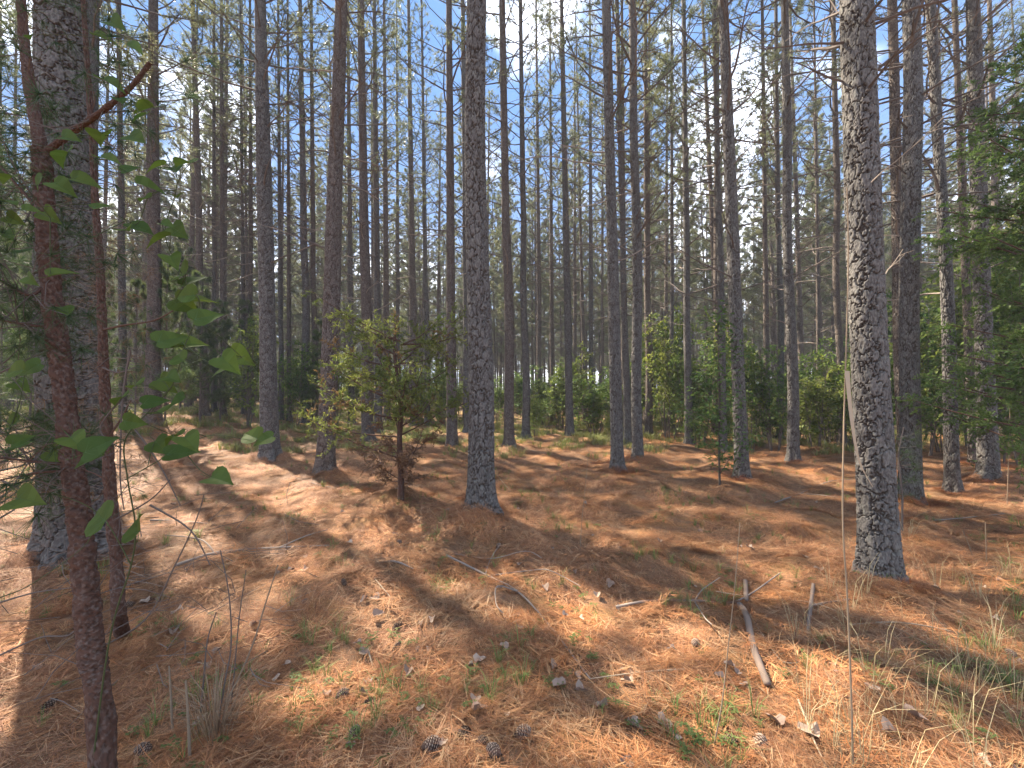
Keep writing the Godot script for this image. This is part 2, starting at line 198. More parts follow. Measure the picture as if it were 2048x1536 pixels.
func numbered(called: String) -> String:
	if not used.has(called):
		used[called] = 0
		return called
	used[called] += 1
	return "%s_%03d" % [called, used[called]]

func meta(o: Node3D, label: String, category: String, group := "", kind := "") -> Node3D:
	if label: o.set_meta("label", label)
	if category: o.set_meta("category", category)
	if group: o.set_meta("group", group)
	if kind: o.set_meta("kind", kind)
	return o

func thing(called: String, at: Vector3, label: String, category: String, group := "") -> Node3D:
	var o := Node3D.new()
	o.name = numbered(called)
	add_child(o)
	o.position = at
	return meta(o, label, category, group)

func part(called: String, mesh: Mesh, parent: Node3D, t := Transform3D()) -> MeshInstance3D:
	var o := MeshInstance3D.new()
	o.name = called if parent != self else numbered(called)
	o.mesh = mesh
	o.transform = t
	parent.add_child(o, true)
	return o

func mm(called: String, mesh: Mesh, where: Array, tints: Array, parent: Node3D = self) -> MultiMeshInstance3D:
	var q := MultiMesh.new()
	q.transform_format = MultiMesh.TRANSFORM_3D
	q.use_colors = tints.size() > 0
	q.mesh = mesh
	q.instance_count = where.size()
	for k in where.size():
		q.set_instance_transform(k, where[k])
		if tints.size(): q.set_instance_color(k, tints[k])
	var o := MultiMeshInstance3D.new()
	o.name = numbered(called) if parent == self else called
	o.multimesh = q
	parent.add_child(o, true)
	return o

func mat(called: String, lin: Color, rough := 0.9, vcol := false, back := Color.BLACK) -> StandardMaterial3D:
	var m := StandardMaterial3D.new()
	m.resource_name = called
	m.albedo_color = lin.linear_to_srgb()
	m.roughness = rough
	m.metallic_specular = 0.3
	m.vertex_color_use_as_albedo = vcol
	m.cull_mode = BaseMaterial3D.CULL_DISABLED
	if back != Color.BLACK:
		m.backlight_enabled = true
		m.backlight = back.linear_to_srgb()
	M[called] = m
	return m

func across(d: Vector3) -> Vector3:
	var o := d.cross(Vector3.UP)
	return o.normalized() if o.length() > 0.05 else d.cross(Vector3.RIGHT).normalized()

func rand_dir() -> Vector3:
	return Vector3(rng.randfn(), rng.randfn(), rng.randfn()).normalized()

# a round tapered limb through points; flat shaded when smooth is off
func tube(g: Geo, pts: Array, r0: float, r1: float, sides: int, col := Color.WHITE, smooth := false, rough := 0.0) -> void:
	var last := pts.size() - 1
	var first := g.v.size()
	var side := across((pts[1] - pts[0]).normalized())
	for k in pts.size():
		var dir: Vector3 = ((pts[mini(k + 1, last)] as Vector3) - (pts[maxi(k - 1, 0)] as Vector3)).normalized()
		side = (side - dir * side.dot(dir)).normalized()
		var up := dir.cross(side)
		var r := lerpf(r0, r1, float(k) / last)
		for s in sides + 1:
			var a := TAU * (s % sides) / sides
			var o := side * cos(a) + up * sin(a)
			var rr := r
			if rough > 0.0: rr *= 1.0 + rough * fine.get_noise_3d(cos(a) * 9.0, sin(a) * 9.0, k * 17.0 + r0 * 900.0)
			g.v.append(pts[k] + o * rr)
			g.c.append(col)
			if smooth:
				g.n.append(o)
				g.u.append(Vector2(float(s) / sides, k * 0.11))
	for k in last:
		for s in sides:
			var a := first + k * (sides + 1) + s
			var b := a + sides + 1
			g.i.append_array([a, b, a + 1, a + 1, b, b + 1])
	# pointed end
	var tip := g.v.size()
	g.v.append(pts[last] + (pts[last] - pts[last - 1]).normalized() * r1 * 0.4)
	g.c.append(col)
	if smooth:
		g.n.append((pts[last] - pts[last - 1]).normalized())
		g.u.append(Vector2(0.5, last * 0.11))
	for s in sides:
		var a := first + last * (sides + 1) + s
		g.i.append_array([a, tip, a + 1])

func smooth_line(pts: Array, step: int) -> Array:
	var c := Curve3D.new()
	for k in pts.size():
		var t: Vector3 = (pts[mini(k + 1, pts.size() - 1)] - pts[maxi(k - 1, 0)]) / 6.0
		c.add_point(pts[k], -t, t)
	var o := []
	for k in pts.size() - 1:
		for j in step:
			o.append(c.sample(k, float(j) / step))
	o.append(pts[-1])
	return o

# ---------------------------------------------------------------- bark
func make_bark() -> void:
	var cell := FastNoiseLite.new()
	cell.noise_type = FastNoiseLite.TYPE_CELLULAR
	cell.frequency = 1.0
	cell.seed = 11
	cell.cellular_return_type = FastNoiseLite.RETURN_DISTANCE2_SUB
	cell.cellular_jitter = 1.0
	cell.fractal_type = FastNoiseLite.FRACTAL_NONE
	var worth: FastNoiseLite = cell.duplicate()
	worth.cellular_return_type = FastNoiseLite.RETURN_CELL_VALUE
	var warp := FastNoiseLite.new()
	warp.noise_type = FastNoiseLite.TYPE_SIMPLEX
	warp.frequency = 0.9
	warp.fractal_octaves = 3
	var flake := FastNoiseLite.new()
	flake.noise_type = FastNoiseLite.TYPE_SIMPLEX
	flake.frequency = 4.2
	flake.fractal_octaves = 4
	var moss := FastNoiseLite.new()
	moss.noise_type = FastNoiseLite.TYPE_SIMPLEX
	moss.frequency = 0.55
	moss.fractal_octaves = 4
	bark_h.resize(BW * BH)
	var grey := Image.create(BW, BH, false, Image.FORMAT_RGB8)
	var brown := Image.create(BW, BH, false, Image.FORMAT_RGB8)
	var relief := Image.create(BW, BH, false, Image.FORMAT_R8)
	var rad := 12.0 / TAU
	for y in BH:
		var vy := y * (62.0 / BH)
		for x in BW:
			var a := TAU * x / BW
			var p := Vector3(cos(a) * rad, vy, sin(a) * rad)
			var w1 := warp.get_noise_3dv(p)
			var w2 := warp.get_noise_3d(p.x + 31.0, p.y, p.z)
			var q := p + Vector3(w1, w2 * 0.8, -w1) * 0.55
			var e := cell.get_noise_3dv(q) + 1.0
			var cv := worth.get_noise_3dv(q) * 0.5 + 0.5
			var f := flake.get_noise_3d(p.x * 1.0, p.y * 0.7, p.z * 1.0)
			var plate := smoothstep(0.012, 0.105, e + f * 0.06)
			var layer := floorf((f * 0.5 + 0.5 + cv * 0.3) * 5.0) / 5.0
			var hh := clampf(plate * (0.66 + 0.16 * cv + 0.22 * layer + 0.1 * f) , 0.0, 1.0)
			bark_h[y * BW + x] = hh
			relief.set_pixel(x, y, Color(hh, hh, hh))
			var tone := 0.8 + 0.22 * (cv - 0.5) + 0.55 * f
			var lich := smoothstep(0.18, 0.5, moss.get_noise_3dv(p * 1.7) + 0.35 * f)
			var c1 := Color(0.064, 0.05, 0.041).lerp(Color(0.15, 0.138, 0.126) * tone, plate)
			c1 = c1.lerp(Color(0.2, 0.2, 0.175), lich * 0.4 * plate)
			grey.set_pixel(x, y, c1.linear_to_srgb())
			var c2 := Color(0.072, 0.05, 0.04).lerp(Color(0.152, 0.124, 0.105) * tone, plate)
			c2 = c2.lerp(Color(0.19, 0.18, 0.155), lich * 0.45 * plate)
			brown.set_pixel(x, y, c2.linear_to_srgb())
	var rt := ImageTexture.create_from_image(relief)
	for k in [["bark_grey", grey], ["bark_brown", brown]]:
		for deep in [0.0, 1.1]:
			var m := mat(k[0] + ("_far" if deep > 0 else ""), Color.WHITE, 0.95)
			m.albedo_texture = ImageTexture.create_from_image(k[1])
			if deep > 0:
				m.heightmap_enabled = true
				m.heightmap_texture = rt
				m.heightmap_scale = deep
	# reddish thin-barked stems
	var rim := Image.create(256, 512, false, Image.FORMAT_RGB8)
	for y in 512:
		for x in 256:
			var a := TAU * x / 256.0
			var f := flake.get_noise_3d(cos(a) * 0.35, y * 0.008, sin(a) * 0.35)
			var g2 := flake.get_noise_3d(cos(a) * 0.6 + 9.0, y * 0.008, sin(a) * 0.6)
			var c := Color(0.098, 0.056, 0.04).lerp(Color(0.128, 0.092, 0.075), smoothstep(0.05, 0.3, f)).lerp(Color(0.075, 0.045, 0.034), smoothstep(0.1, 0.45, g2))
			rim.set_pixel(x, y, c.linear_to_srgb())
	var m2 := mat("bark_red", Color.WHITE, 0.95)
	m2.albedo_texture = ImageTexture.create_from_image(rim)

# trunk of a pine: bark plates are real relief up to fine_to metres on near trees
func trunk_mesh(r13: float, at_h: float, tall: float, sides: int, rows: int, fine_to: float, depth: float, seed_n: int, m: Material) -> ArrayMesh:
	var ys := PackedFloat32Array()
	var px := BARK_TALL / BH
	var row := -24
	var rr := PackedInt32Array()
	while row * px < fine_to:
		ys.append(row * px); rr.append(row)
		row += rows
	var y := row * px
	while y < tall - 0.4:
		ys.append(y); rr.append(int(y / px))
		y += 0.45
	ys.append(tall); rr.append(int(tall / px))
	var k0 := 1.0 - 0.72 * at_h / tall
	var g := Geo.new()
	var shift := (seed_n * 211) % BH
	var turn := (seed_n * 97) % BW
	var jump := BW / sides
	var cs := PackedFloat32Array()
	var sn := PackedFloat32Array()
	for s in sides + 1:
		cs.append(cos(TAU * s / sides)); sn.append(sin(TAU * s / sides))
	var nr := ys.size()
	var ph := seed_n * 1.7
	var bend := 0.018 + 0.016 * sin(ph * 3.1)
	for j in nr:
		var yy := ys[j]
		var r := r13 * (1.0 - 0.72 * maxf(yy, 0.0) / tall) / k0
		if j == nr - 1: r *= 0.3
		var flare := 0.5 * exp(-maxf(yy + 0.04, 0.0) / 0.13) + 0.16 * exp(-maxf(yy, 0.0) / 0.5)
		var near := 1.0 if yy < fine_to + 0.3 else 0.0
		var fade := 1.0 - ss(6.5, 9.5, yy)
		var ox := bend * fade * (sin(yy * 0.9 + ph) - sin(ph)) * ss(0.0, 1.5, yy)
		var oz := bend * fade * (cos(yy * 0.7 + ph * 2.0) - cos(ph * 2.0)) * ss(0.0, 1.5, yy)
		var base := ((rr[j] + shift) % BH + BH) % BH * BW
		for s in sides + 1:
			var b := bark_h[base + (s * jump + turn) % BW]
			var q := r * (1.0 + flare * (0.7 + 0.5 * sin(5.0 * TAU * s / sides + ph))) + (b - 0.75) * depth * near
			q *= 1.0 + 0.035 * sin(2.0 * TAU * s / sides + ph + yy * 0.8)
			g.v.append(Vector3(ox + cs[s] * q, yy, oz + sn[s] * q))
			g.u.append(Vector2(float(s * jump + turn) / BW, float(rr[j] + shift) / BH))
	var w := sides + 1
	g.n.resize(g.v.size())
	for j in nr:
		var ja := maxi(j - 1, 0) * w
		var jb := mini(j + 1, nr - 1) * w
		for s in w:
			var sa := s - 1 if s > 0 else sides - 1
			var sb := s + 1 if s < sides else 1
			var across_v := g.v[j * w + sb] - g.v[j * w + sa]
			var up_v := g.v[jb + s] - g.v[ja + s]
			g.n[j * w + s] = across_v.cross(up_v).normalized()
	for j in nr - 1:
		for s in sides:
			var a := j * w + s
			g.i.append_array([a, a + w, a + 1, a + 1, a + w, a + w + 1])
	return g.into(ArrayMesh.new(), m)

# stem of a sapling along any line, with flaky relief
func bark_tube(pts: Array, r0: float, r1: float, m: Material) -> ArrayMesh:
	var sides := 32
	var g := Geo.new()
	var last := pts.size() - 1
	var side := across((pts[1] - pts[0]).normalized())
	for k in pts.size():
		var dir: Vector3 = ((pts[mini(k + 1, last)] as Vector3) - (pts[maxi(k - 1, 0)] as Vector3)).normalized()
		side = (side - dir * side.dot(dir)).normalized()
		var up := dir.cross(side)
		var r := lerpf(r0, r1, float(k) / last)
		r *= 1.0 + 0.16 * fine.get_noise_1d(k * 0.05 + r0 * 300.0)
		var row := (k * 7) % BH * BW
		for s in sides + 1:
			var a := TAU * s / sides
			var q := r + (bark_h[row + (s % sides) * (BW / sides)] - 0.7) * r0 * 0.34 + r * 0.12 * fine.get_noise_3d(cos(a) * 1.3, sin(a) * 1.3, k * 0.06)
			g.v.append(pts[k] + (side * cos(a) + up * sin(a)) * q)
			g.u.append(Vector2(float(s) / sides, k * 0.02))
	var w := sides + 1
	g.n.resize(g.v.size())
	for k in pts.size():
		for s in w:
			var av := g.v[k * w + (s + 1 if s < sides else 1)] - g.v[k * w + (s - 1 if s > 0 else sides - 1)]
			var uv := g.v[mini(k + 1, last) * w + s] - g.v[maxi(k - 1, 0) * w + s]
			g.n[k * w + s] = av.cross(uv).normalized()
			if g.n[k * w + s].dot(g.v[k * w + s] - pts[k]) < 0: g.n[k * w + s] *= -1
	for k in last:
		for s in sides:
			var a := k * w + s
			g.i.append_array([a, a + w, a + 1, a + 1, a + w, a + w + 1])
	return g.into(ArrayMesh.new(), m)

# ---------------------------------------------------------------- pine crowns
func tuft(g: Geo, p: Vector3, d: Vector3, n: int, long: float, wide: float, col: Color) -> void:
	for k in n:
		var o := (d * R(0.1, 1.0) + rand_dir() * 0.85).normalized()
		var s := o.cross(rand_dir()).normalized() * wide
		var cc := col * R(0.75, 1.25)
		cc.a = 1.0
		var l := long * R(0.7, 1.1)
		g.tri(p - s, p + s, p + o * l + Vector3(0, -0.02, 0), cc)

func live_branch(wood: Geo, leaf: Geo, from: Vector3, dir: Vector3, long: float, r: float, tufts: int, n: int, col: Color, nl := 0.18, nw := 0.0085) -> void:
	var pts := [from]
	var p := from
	var d := dir
	var steps := 4
	for k in steps:
		p += d * long / steps
		pts.append(p)
		d = (d + Vector3(R(-0.22, 0.22), R(-0.08, 0.22), R(-0.22, 0.22))).normalized()
	tube(wood, pts, r, r * 0.3, 4)
	for k in tufts:
		var t := lerpf(0.35, 1.0, sqrt((k + R(0.0, 0.9)) / tufts))
		var f := minf(t * steps, steps - 0.001)
		var q: Vector3 = (pts[int(f)] as Vector3).lerp(pts[int(f) + 1], f - int(f))
		var bd: Vector3 = ((pts[int(f) + 1] as Vector3) - (pts[int(f)] as Vector3)).normalized()
		var o := (bd * 0.9 + rand_dir() * 0.75 + Vector3(0, 0.25, 0)).normalized()
		var l := R(0.08, 0.34) * minf(1.0, long * 0.6)
		if k == tufts - 1: l = 0.03
		var e := q + o * l
		if l > 0.2: tube(wood, [q, q + o * l * 0.5 + Vector3(0, -0.01, 0), e], r * 0.25, r * 0.12, 3)
		tuft(leaf, e, (o + Vector3(0, 0.2, 0)).normalized(), n, nl, nw, col)
		if l > 0.25: tuft(leaf, e - o * 0.14, o, n / 2, nl, nw, col)

func dead_limb(wood: Geo, from: Vector3, dir: Vector3, long: float, r: float, col: Color) -> void:
	var pts := [from]
	var p := from
	var d := dir
	for k in 6:
		p += d * long / 6
		pts.append(p)
		d = (d + Vector3(R(-0.2, 0.2), R(-0.16, 0.2), R(-0.2, 0.2))).normalized()
	tube(wood, pts, r, r * 0.25, 4, col)
	for k in int(R(2, 6)):
		var j := int(R(2, 6))
		var o := ((pts[j] as Vector3) - (pts[j - 1] as Vector3)).normalized() + rand_dir() * 0.8
		var l := long * R(0.12, 0.35)
		tube(wood, [pts[j], pts[j] + o * l * 0.5, pts[j] + o * l + Vector3(0, R(-0.05, 0.1), 0)], r * 0.4, r * 0.15, 3, col)

# crown of a 24 m pine; trunk_r(y) as the trunk's
func crown_mesh(seed_n: int, low: float, dense: float) -> ArrayMesh:
	rng.seed = seed_n
	var wood := Geo.new()
	var leaf := Geo.new()
	var y := low - 3.6
	while y < 23.6:
		var t := (y - low) / (24.0 - low)
		var n := int(R(2.4, 4.9)) if t > 0 else int(R(2.0, 4.9))
		var a0 := R(0, TAU)
		for k in n:
			var a := a0 + TAU * k / n + R(-0.35, 0.35)
			var live := t > 0 and rng.randf() < 0.55 + t * 2.0
			var el := lerpf(0.25, 1.0, clampf(t, 0.0, 1.0)) + R(-0.2, 0.25)
			if t < 0: el = R(-0.2, 0.75)
			var d := Vector3(cos(a) * cos(el), sin(el), sin(a) * cos(el))
			var long := lerpf(2.3, 0.45, pow(clampf(t, 0.0, 1.0), 0.9)) * R(0.65, 1.1)
			if t < 0: long = R(0.5, 2.2)
			var r := 0.011 + 0.008 * long
			var p := Vector3(cos(a) * 0.07, y + R(-0.12, 0.12), sin(a) * 0.07)
			if live:
				var green := Color(0.125, 0.15, 0.09).lerp(Color(0.2, 0.205, 0.115), rng.randf())
				live_branch(wood, leaf, p, d, long, r, int((4.0 + 10.0 * long) * dense), 13, green)
			else:
				dead_limb(wood, p, d, long * 0.8, r * 0.9, Color(1, 1, 1))
		y += R(0.45, 0.75)
	for k in 6: tuft(leaf, Vector3(0, 23.4 + k * 0.1, 0), Vector3.UP, 14, 0.17, 0.0065, Color(0.08, 0.12, 0.045))
	return leaf.into(wood.into(ArrayMesh.new(), M.limb), M.needle)

# ---------------------------------------------------------------- broad leaves, cedar sprays
func leaf_blade(g: Geo, p: Vector3, d: Vector3, up: Vector3, long: float, wide: float, col: Color) -> void:
	var s := d.cross(up).normalized() * wide
	var m := p + d * long * 0.45 - up * wide * 0.25
	var e := p + d * long - up * long * 0.15
	g.tri(p, m + s + up * wide * 0.3, e, col)
	g.tri(p, e, m - s + up * wide * 0.3, col)

# a shrub about 3 m tall and 1 m to each side
func shrub_meshes(seed_n: int, stems: int, twigs: int, size: float, col: Color, col2: Color) -> Array:
	rng.seed = seed_n
	var wood := Geo.new()
	var leaf := Geo.new()
	for k in stems:
		var a := R(0, TAU)
		var lean := R(0.1, 0.75)
		var top := Vector3(cos(a) * lean, R(1.5, 3.0), sin(a) * lean)
		var b := Vector3(cos(a) * 0.12, -0.05, sin(a) * 0.12)
		var pts := [b, b.lerp(top, 0.3) + rand_dir() * 0.06, b.lerp(top, 0.65) + rand_dir() * 0.08, top]
		tube(wood, pts, 0.016, 0.004, 5)
		for j in twigs:
			var t := lerpf(0.15, 1.0, sqrt((j + rng.randf()) / twigs))
			var f := minf(t * 3, 2.999)
			var q: Vector3 = (pts[int(f)] as Vector3).lerp(pts[int(f) + 1], f - int(f))
			var o := (rand_dir() * Vector3(1, 0.35, 1) + Vector3(0, 0.12, 0)).normalized()
			var l := R(0.25, 0.75) * (1.15 - 0.55 * t)
			var e := q + o * l
			tube(wood, [q, q.lerp(e, 0.5) + Vector3(0, 0.02, 0), e], 0.005, 0.002, 3)
			var tone := rng.randf()
			for n in 11:
				var at := q.lerp(e, R(0.25, 1.08)) + rand_dir() * 0.05
				var dd := (o + rand_dir() * 0.9).normalized()
				var up := (Vector3.UP + rand_dir() * 0.5).normalized()
				var c := col.lerp(col2, clampf(tone + R(-0.25, 0.25), 0, 1))
				c.a = 1.0
				leaf_blade(leaf, at, dd, up, size * R(0.7, 1.3), size * 0.3, c)
	return [wood.into(ArrayMesh.new(), M.limb), leaf.into(ArrayMesh.new(), M.leaf)]

# a flat feathery spray of short blades along a twig
func spray(wood: Geo, leaf: Geo, from: Vector3, d: Vector3, long: float, n: int, blade: float, col: Color, droop := 0.12) -> void:
	var e := from + d * long + Vector3(0, -droop * long, 0)
	var mid := from.lerp(e, 0.5) + Vector3(0, droop * long * 0.5, 0)
	tube(wood, [from, mid, e], 0.0035, 0.0012, 3)
	for k in n:
		var t := R(0.08, 1.0)
		var p := from.lerp(mid, t * 2) if t < 0.5 else mid.lerp(e, t * 2 - 1)
		var side := (rand_dir() * Vector3(1, 0.7, 1)).normalized()
		var o := (d * 0.75 + side).normalized()
		var l := blade * R(0.7, 1.9) * (1.15 - 0.6 * t)
		var w := o.cross(rand_dir()).normalized() * blade * 0.15
		var c := col * R(0.7, 1.3)
		c.a = 1.0
		leaf.tri(p - w, p + w, p + o * l, c)
		for j in 3:
			var q := p + o * l * R(0.2, 0.85)
			var o2 := (o + rand_dir() * 0.9).normalized()
			var w2 := o2.cross(rand_dir()).normalized() * blade * 0.14
			leaf.tri(q - w2, q + w2, q + o2 * l * 0.5, c)

# ---------------------------------------------------------------- scene
func _ready() -> void:
	var t0 := Time.get_ticks_msec()
	# camera, sky, sun, exposure
	var cam := Camera3D.new()
	cam.name = "camera"
	cam.position = Vector3(0, 1.65 + h0(0, 0), 0)
	cam.rotation_degrees = Vector3(1.088, 0, 0)
	cam.fov = 88.4
	cam.near = 0.05
	cam.far = 400
	add_child(cam)
	cam.current = true
	var sun := DirectionalLight3D.new()
	sun.name = "sun"
	sun.light_energy = 1.6
	sun.light_color = Color(1.0, 0.95, 0.87)
	sun.light_angular_distance = 0.55
	sun.shadow_enabled = true
	sun.rotation_degrees = Vector3(-47, -130, 0)
	sun.sky_mode = DirectionalLight3D.SKY_MODE_LIGHT_ONLY
	add_child(sun)
	var env := Environment.new()
	env.background_mode = Environment.BG_SKY
	env.tonemap_mode = Environment.TONE_MAPPER_LINEAR
	env.tonemap_exposure = 4.6
	env.fog_enabled = true
	env.fog_density = 0.0016
	env.fog_light_color = Color(0.95, 0.96, 1.0)
	env.sdfgi_enabled = true
	env.ssao_enabled = true
	env.ssil_enabled = true
	var sm := ProceduralSkyMaterial.new()
	sm.sky_top_color = Color(0.44, 0.62, 0.87)
	sm.sky_horizon_color = Color(0.80, 0.86, 0.92)
	sm.sky_curve = 0.16
	sm.ground_horizon_color = Color(0.45, 0.42, 0.38)
	sm.ground_bottom_color = Color(0.25, 0.2, 0.15)
	sm.sky_energy_multiplier = 0.62
	sm.sky_cover = clouds()
	env.sky = Sky.new()
	env.sky.sky_material = sm
	var we := WorldEnvironment.new()
	we.name = "environment"
	we.environment = env
	add_child(we)

	fine.noise_type = FastNoiseLite.TYPE_SIMPLEX
	fine.frequency = 1.0
	fine.fractal_octaves = 3
	patch.noise_type = FastNoiseLite.TYPE_SIMPLEX
	patch.frequency = 0.35
	patch.fractal_octaves = 3
	patch.seed = 5
	mat("limb", Color(0.13, 0.105, 0.09), 0.95)
	mat("dead_wood", Color(0.24, 0.195, 0.16), 0.95)
	mat("old_wood", Color(0.19, 0.14, 0.11), 0.95)
	mat("needle", Color.WHITE, 0.42, true, Color(1, 1, 0.88))
	mat("leaf", Color.WHITE, 0.5, true, Color(1, 1, 0.9))
	mat("litter", Color.WHITE, 0.75, true)
	mat("straw", Color.WHITE, 0.62, true).metallic_specular = 0.32
	mat("grey_stalk", Color(0.25, 0.19, 0.13), 0.8)
	mat("stalk", Color(0.36, 0.28, 0.19), 0.8)
	make_bark()
	make_ground()
	make_pines()
	make_understory()
	make_left()
	make_litter()

func clouds() -> ImageTexture:
	var n := FastNoiseLite.new()
	n.noise_type = FastNoiseLite.TYPE_SIMPLEX
	n.frequency = 1.9
	n.fractal_octaves = 5
	n.seed = 3
	var im := Image.create(1024, 512, false, Image.FORMAT_RGBA8)
	for y in 256:
		var el := PI / 2 - PI * y / 512.0
		for x in 1024:
			var a := TAU * x / 1024.0
			var v := n.get_noise_3d(cos(a) * cos(el), sin(el) * 1.5, sin(a) * cos(el))
			im.set_pixel(x, y, Color(1, 0.99, 0.97, smoothstep(-0.02, 0.3, v) * 0.85))
	return ImageTexture.create_from_image(im)

func make_ground() -> void:
	# straw print: fine strokes of needle colours
	rng.seed = 21
	var S := 1024
	var im := Image.create(S, S, false, Image.FORMAT_RGB8)
	var re := Image.create(S, S, false, Image.FORMAT_R8)
	im.fill(Color(0.17, 0.095, 0.05).linear_to_srgb())
	re.fill(Color(0.3, 0, 0))
	var pal := [Color(0.34, 0.155, 0.068), Color(0.40, 0.20, 0.095), Color(0.26, 0.11, 0.05), Color(0.42, 0.25, 0.135), Color(0.19, 0.083, 0.042), Color(0.30, 0.16, 0.09)]
	for k in 15000:
		var c: Color = (pal[rng.randi() % 6] as Color) * R(0.85, 1.15)
		c = c.linear_to_srgb()
		var x := R(0, S)
		var y := R(0, S)
		var a := R(0, TAU)
		var n := int(R(22, 60))
		var da := R(-0.012, 0.012)
		var hh := R(0.3, 1.0)
		for j in n:
			x += cos(a); y += sin(a); a += da
			var ix := int(x) & 1023
			var iy := int(y) & 1023
			im.set_pixel(ix, iy, c)
			re.set_pixel(ix, iy, Color(hh, 0, 0))
	var m := mat("straw_ground", Color.WHITE, 0.9, true)
	m.albedo_texture = ImageTexture.create_from_image(im)
	m.heightmap_enabled = true
	m.heightmap_texture = ImageTexture.create_from_image(re)
	m.heightmap_scale = 0.8
	# one sheet, finer near the camera
	var xs := [0.0]
	var s := 0.055
	while xs[-1] < 160.0:
		xs.append(xs[-1] + s)
		if xs[-1] > 5.0: s *= 1.045
	var row := []
	for k in range(xs.size() - 1, 0, -1): row.append(-xs[k])
	row.append_array(xs)
	var ds := [0.6]
	s = 0.05
	while ds[-1] < 170.0:
		ds.append(ds[-1] + s)
		if ds[-1] > 7.0: s *= 1.04
	var back := [-25.0, -12.0, -6.0, -3.0, -1.5, -0.7, 0.0, 0.35]
	ds = back + ds
	var g := Geo.new()
	for d in ds:
		for x in row:
			g.v.append(Vector3(x, surface_y(x, d), -d))
			g.u.append(Vector2(x, d) / 2.3 + Vector2(0.25 * sin(d * 0.31), 0.2 * sin(x * 0.27)))
			var p := patch.get_noise_2d(x, d)
			var q := patch.get_noise_2d(x * 3.1 + 50, d * 3.1)
			var c := Color(1, 1, 1).lerp(Color(0.78, 0.84, 0.88), ss(-0.1, 0.45, p)).lerp(Color(1.12, 1.0, 0.85), ss(0.0, 0.4, q))
			# grassy patches further back
			var gr := ss(10.5, 13.5, d) * ss(0.0, 0.3, patch.get_noise_2d(x * 1.3 + 9, d * 1.3 - 40) + 0.25 * ss(11, 15, d))
			c = c.lerp(Color(0.75, 1.02, 0.75), gr * 0.8)
			g.c.append(c)
	var w := row.size()
	for j in ds.size() - 1:
		for k in w - 1:
			var a := j * w + k
			g.i.append_array([a, a + w, a + 1, a + 1, a + w, a + w + 1])
	g.n.resize(g.v.size())
	for j in ds.size():
		var ja := maxi(j - 1, 0) * w
		var jb := mini(j + 1, ds.size() - 1) * w
		for k in w:
			var dx := g.v[j * w + mini(k + 1, w - 1)] - g.v[j * w + maxi(k - 1, 0)]
			var dz := g.v[jb + k] - g.v[ja + k]
			g.n[j * w + k] = dx.cross(dz).normalized()
	meta(part("ground", g.into(ArrayMesh.new(), m), self), "forest floor of orange brown pine straw", "ground", "", "structure")

const TALL := 24.0

func pine(label: String, group: String, x: float, d: float, r: float, at_h: float, lean: float, lean_z: float, crown: Mesh, detail: int, seed_n: int, scale := 1.0) -> Node3D:
	var t := thing("pine_tree", Vector3(x, ground_y(x, d), -d), label, "pine tree", group)
	t.basis = Basis(Vector3(0, 0, 1), -atan(lean)) * Basis(Vector3(1, 0, 0), lean_z)
	var tall := TALL * scale
	var m: Material
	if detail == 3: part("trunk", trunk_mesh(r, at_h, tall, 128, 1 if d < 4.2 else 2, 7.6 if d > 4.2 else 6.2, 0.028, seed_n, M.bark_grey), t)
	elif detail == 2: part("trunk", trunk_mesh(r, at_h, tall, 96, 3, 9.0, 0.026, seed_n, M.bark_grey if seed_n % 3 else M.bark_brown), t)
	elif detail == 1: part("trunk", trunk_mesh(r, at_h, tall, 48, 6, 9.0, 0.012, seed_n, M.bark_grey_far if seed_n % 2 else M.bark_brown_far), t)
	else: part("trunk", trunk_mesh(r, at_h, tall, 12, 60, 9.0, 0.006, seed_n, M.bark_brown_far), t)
	if crown:
		part("crown", crown, t, Transform3D(Basis(Vector3.UP, seed_n * 2.399).scaled(Vector3(1, scale, 1)), Vector3.ZERO))
	return t

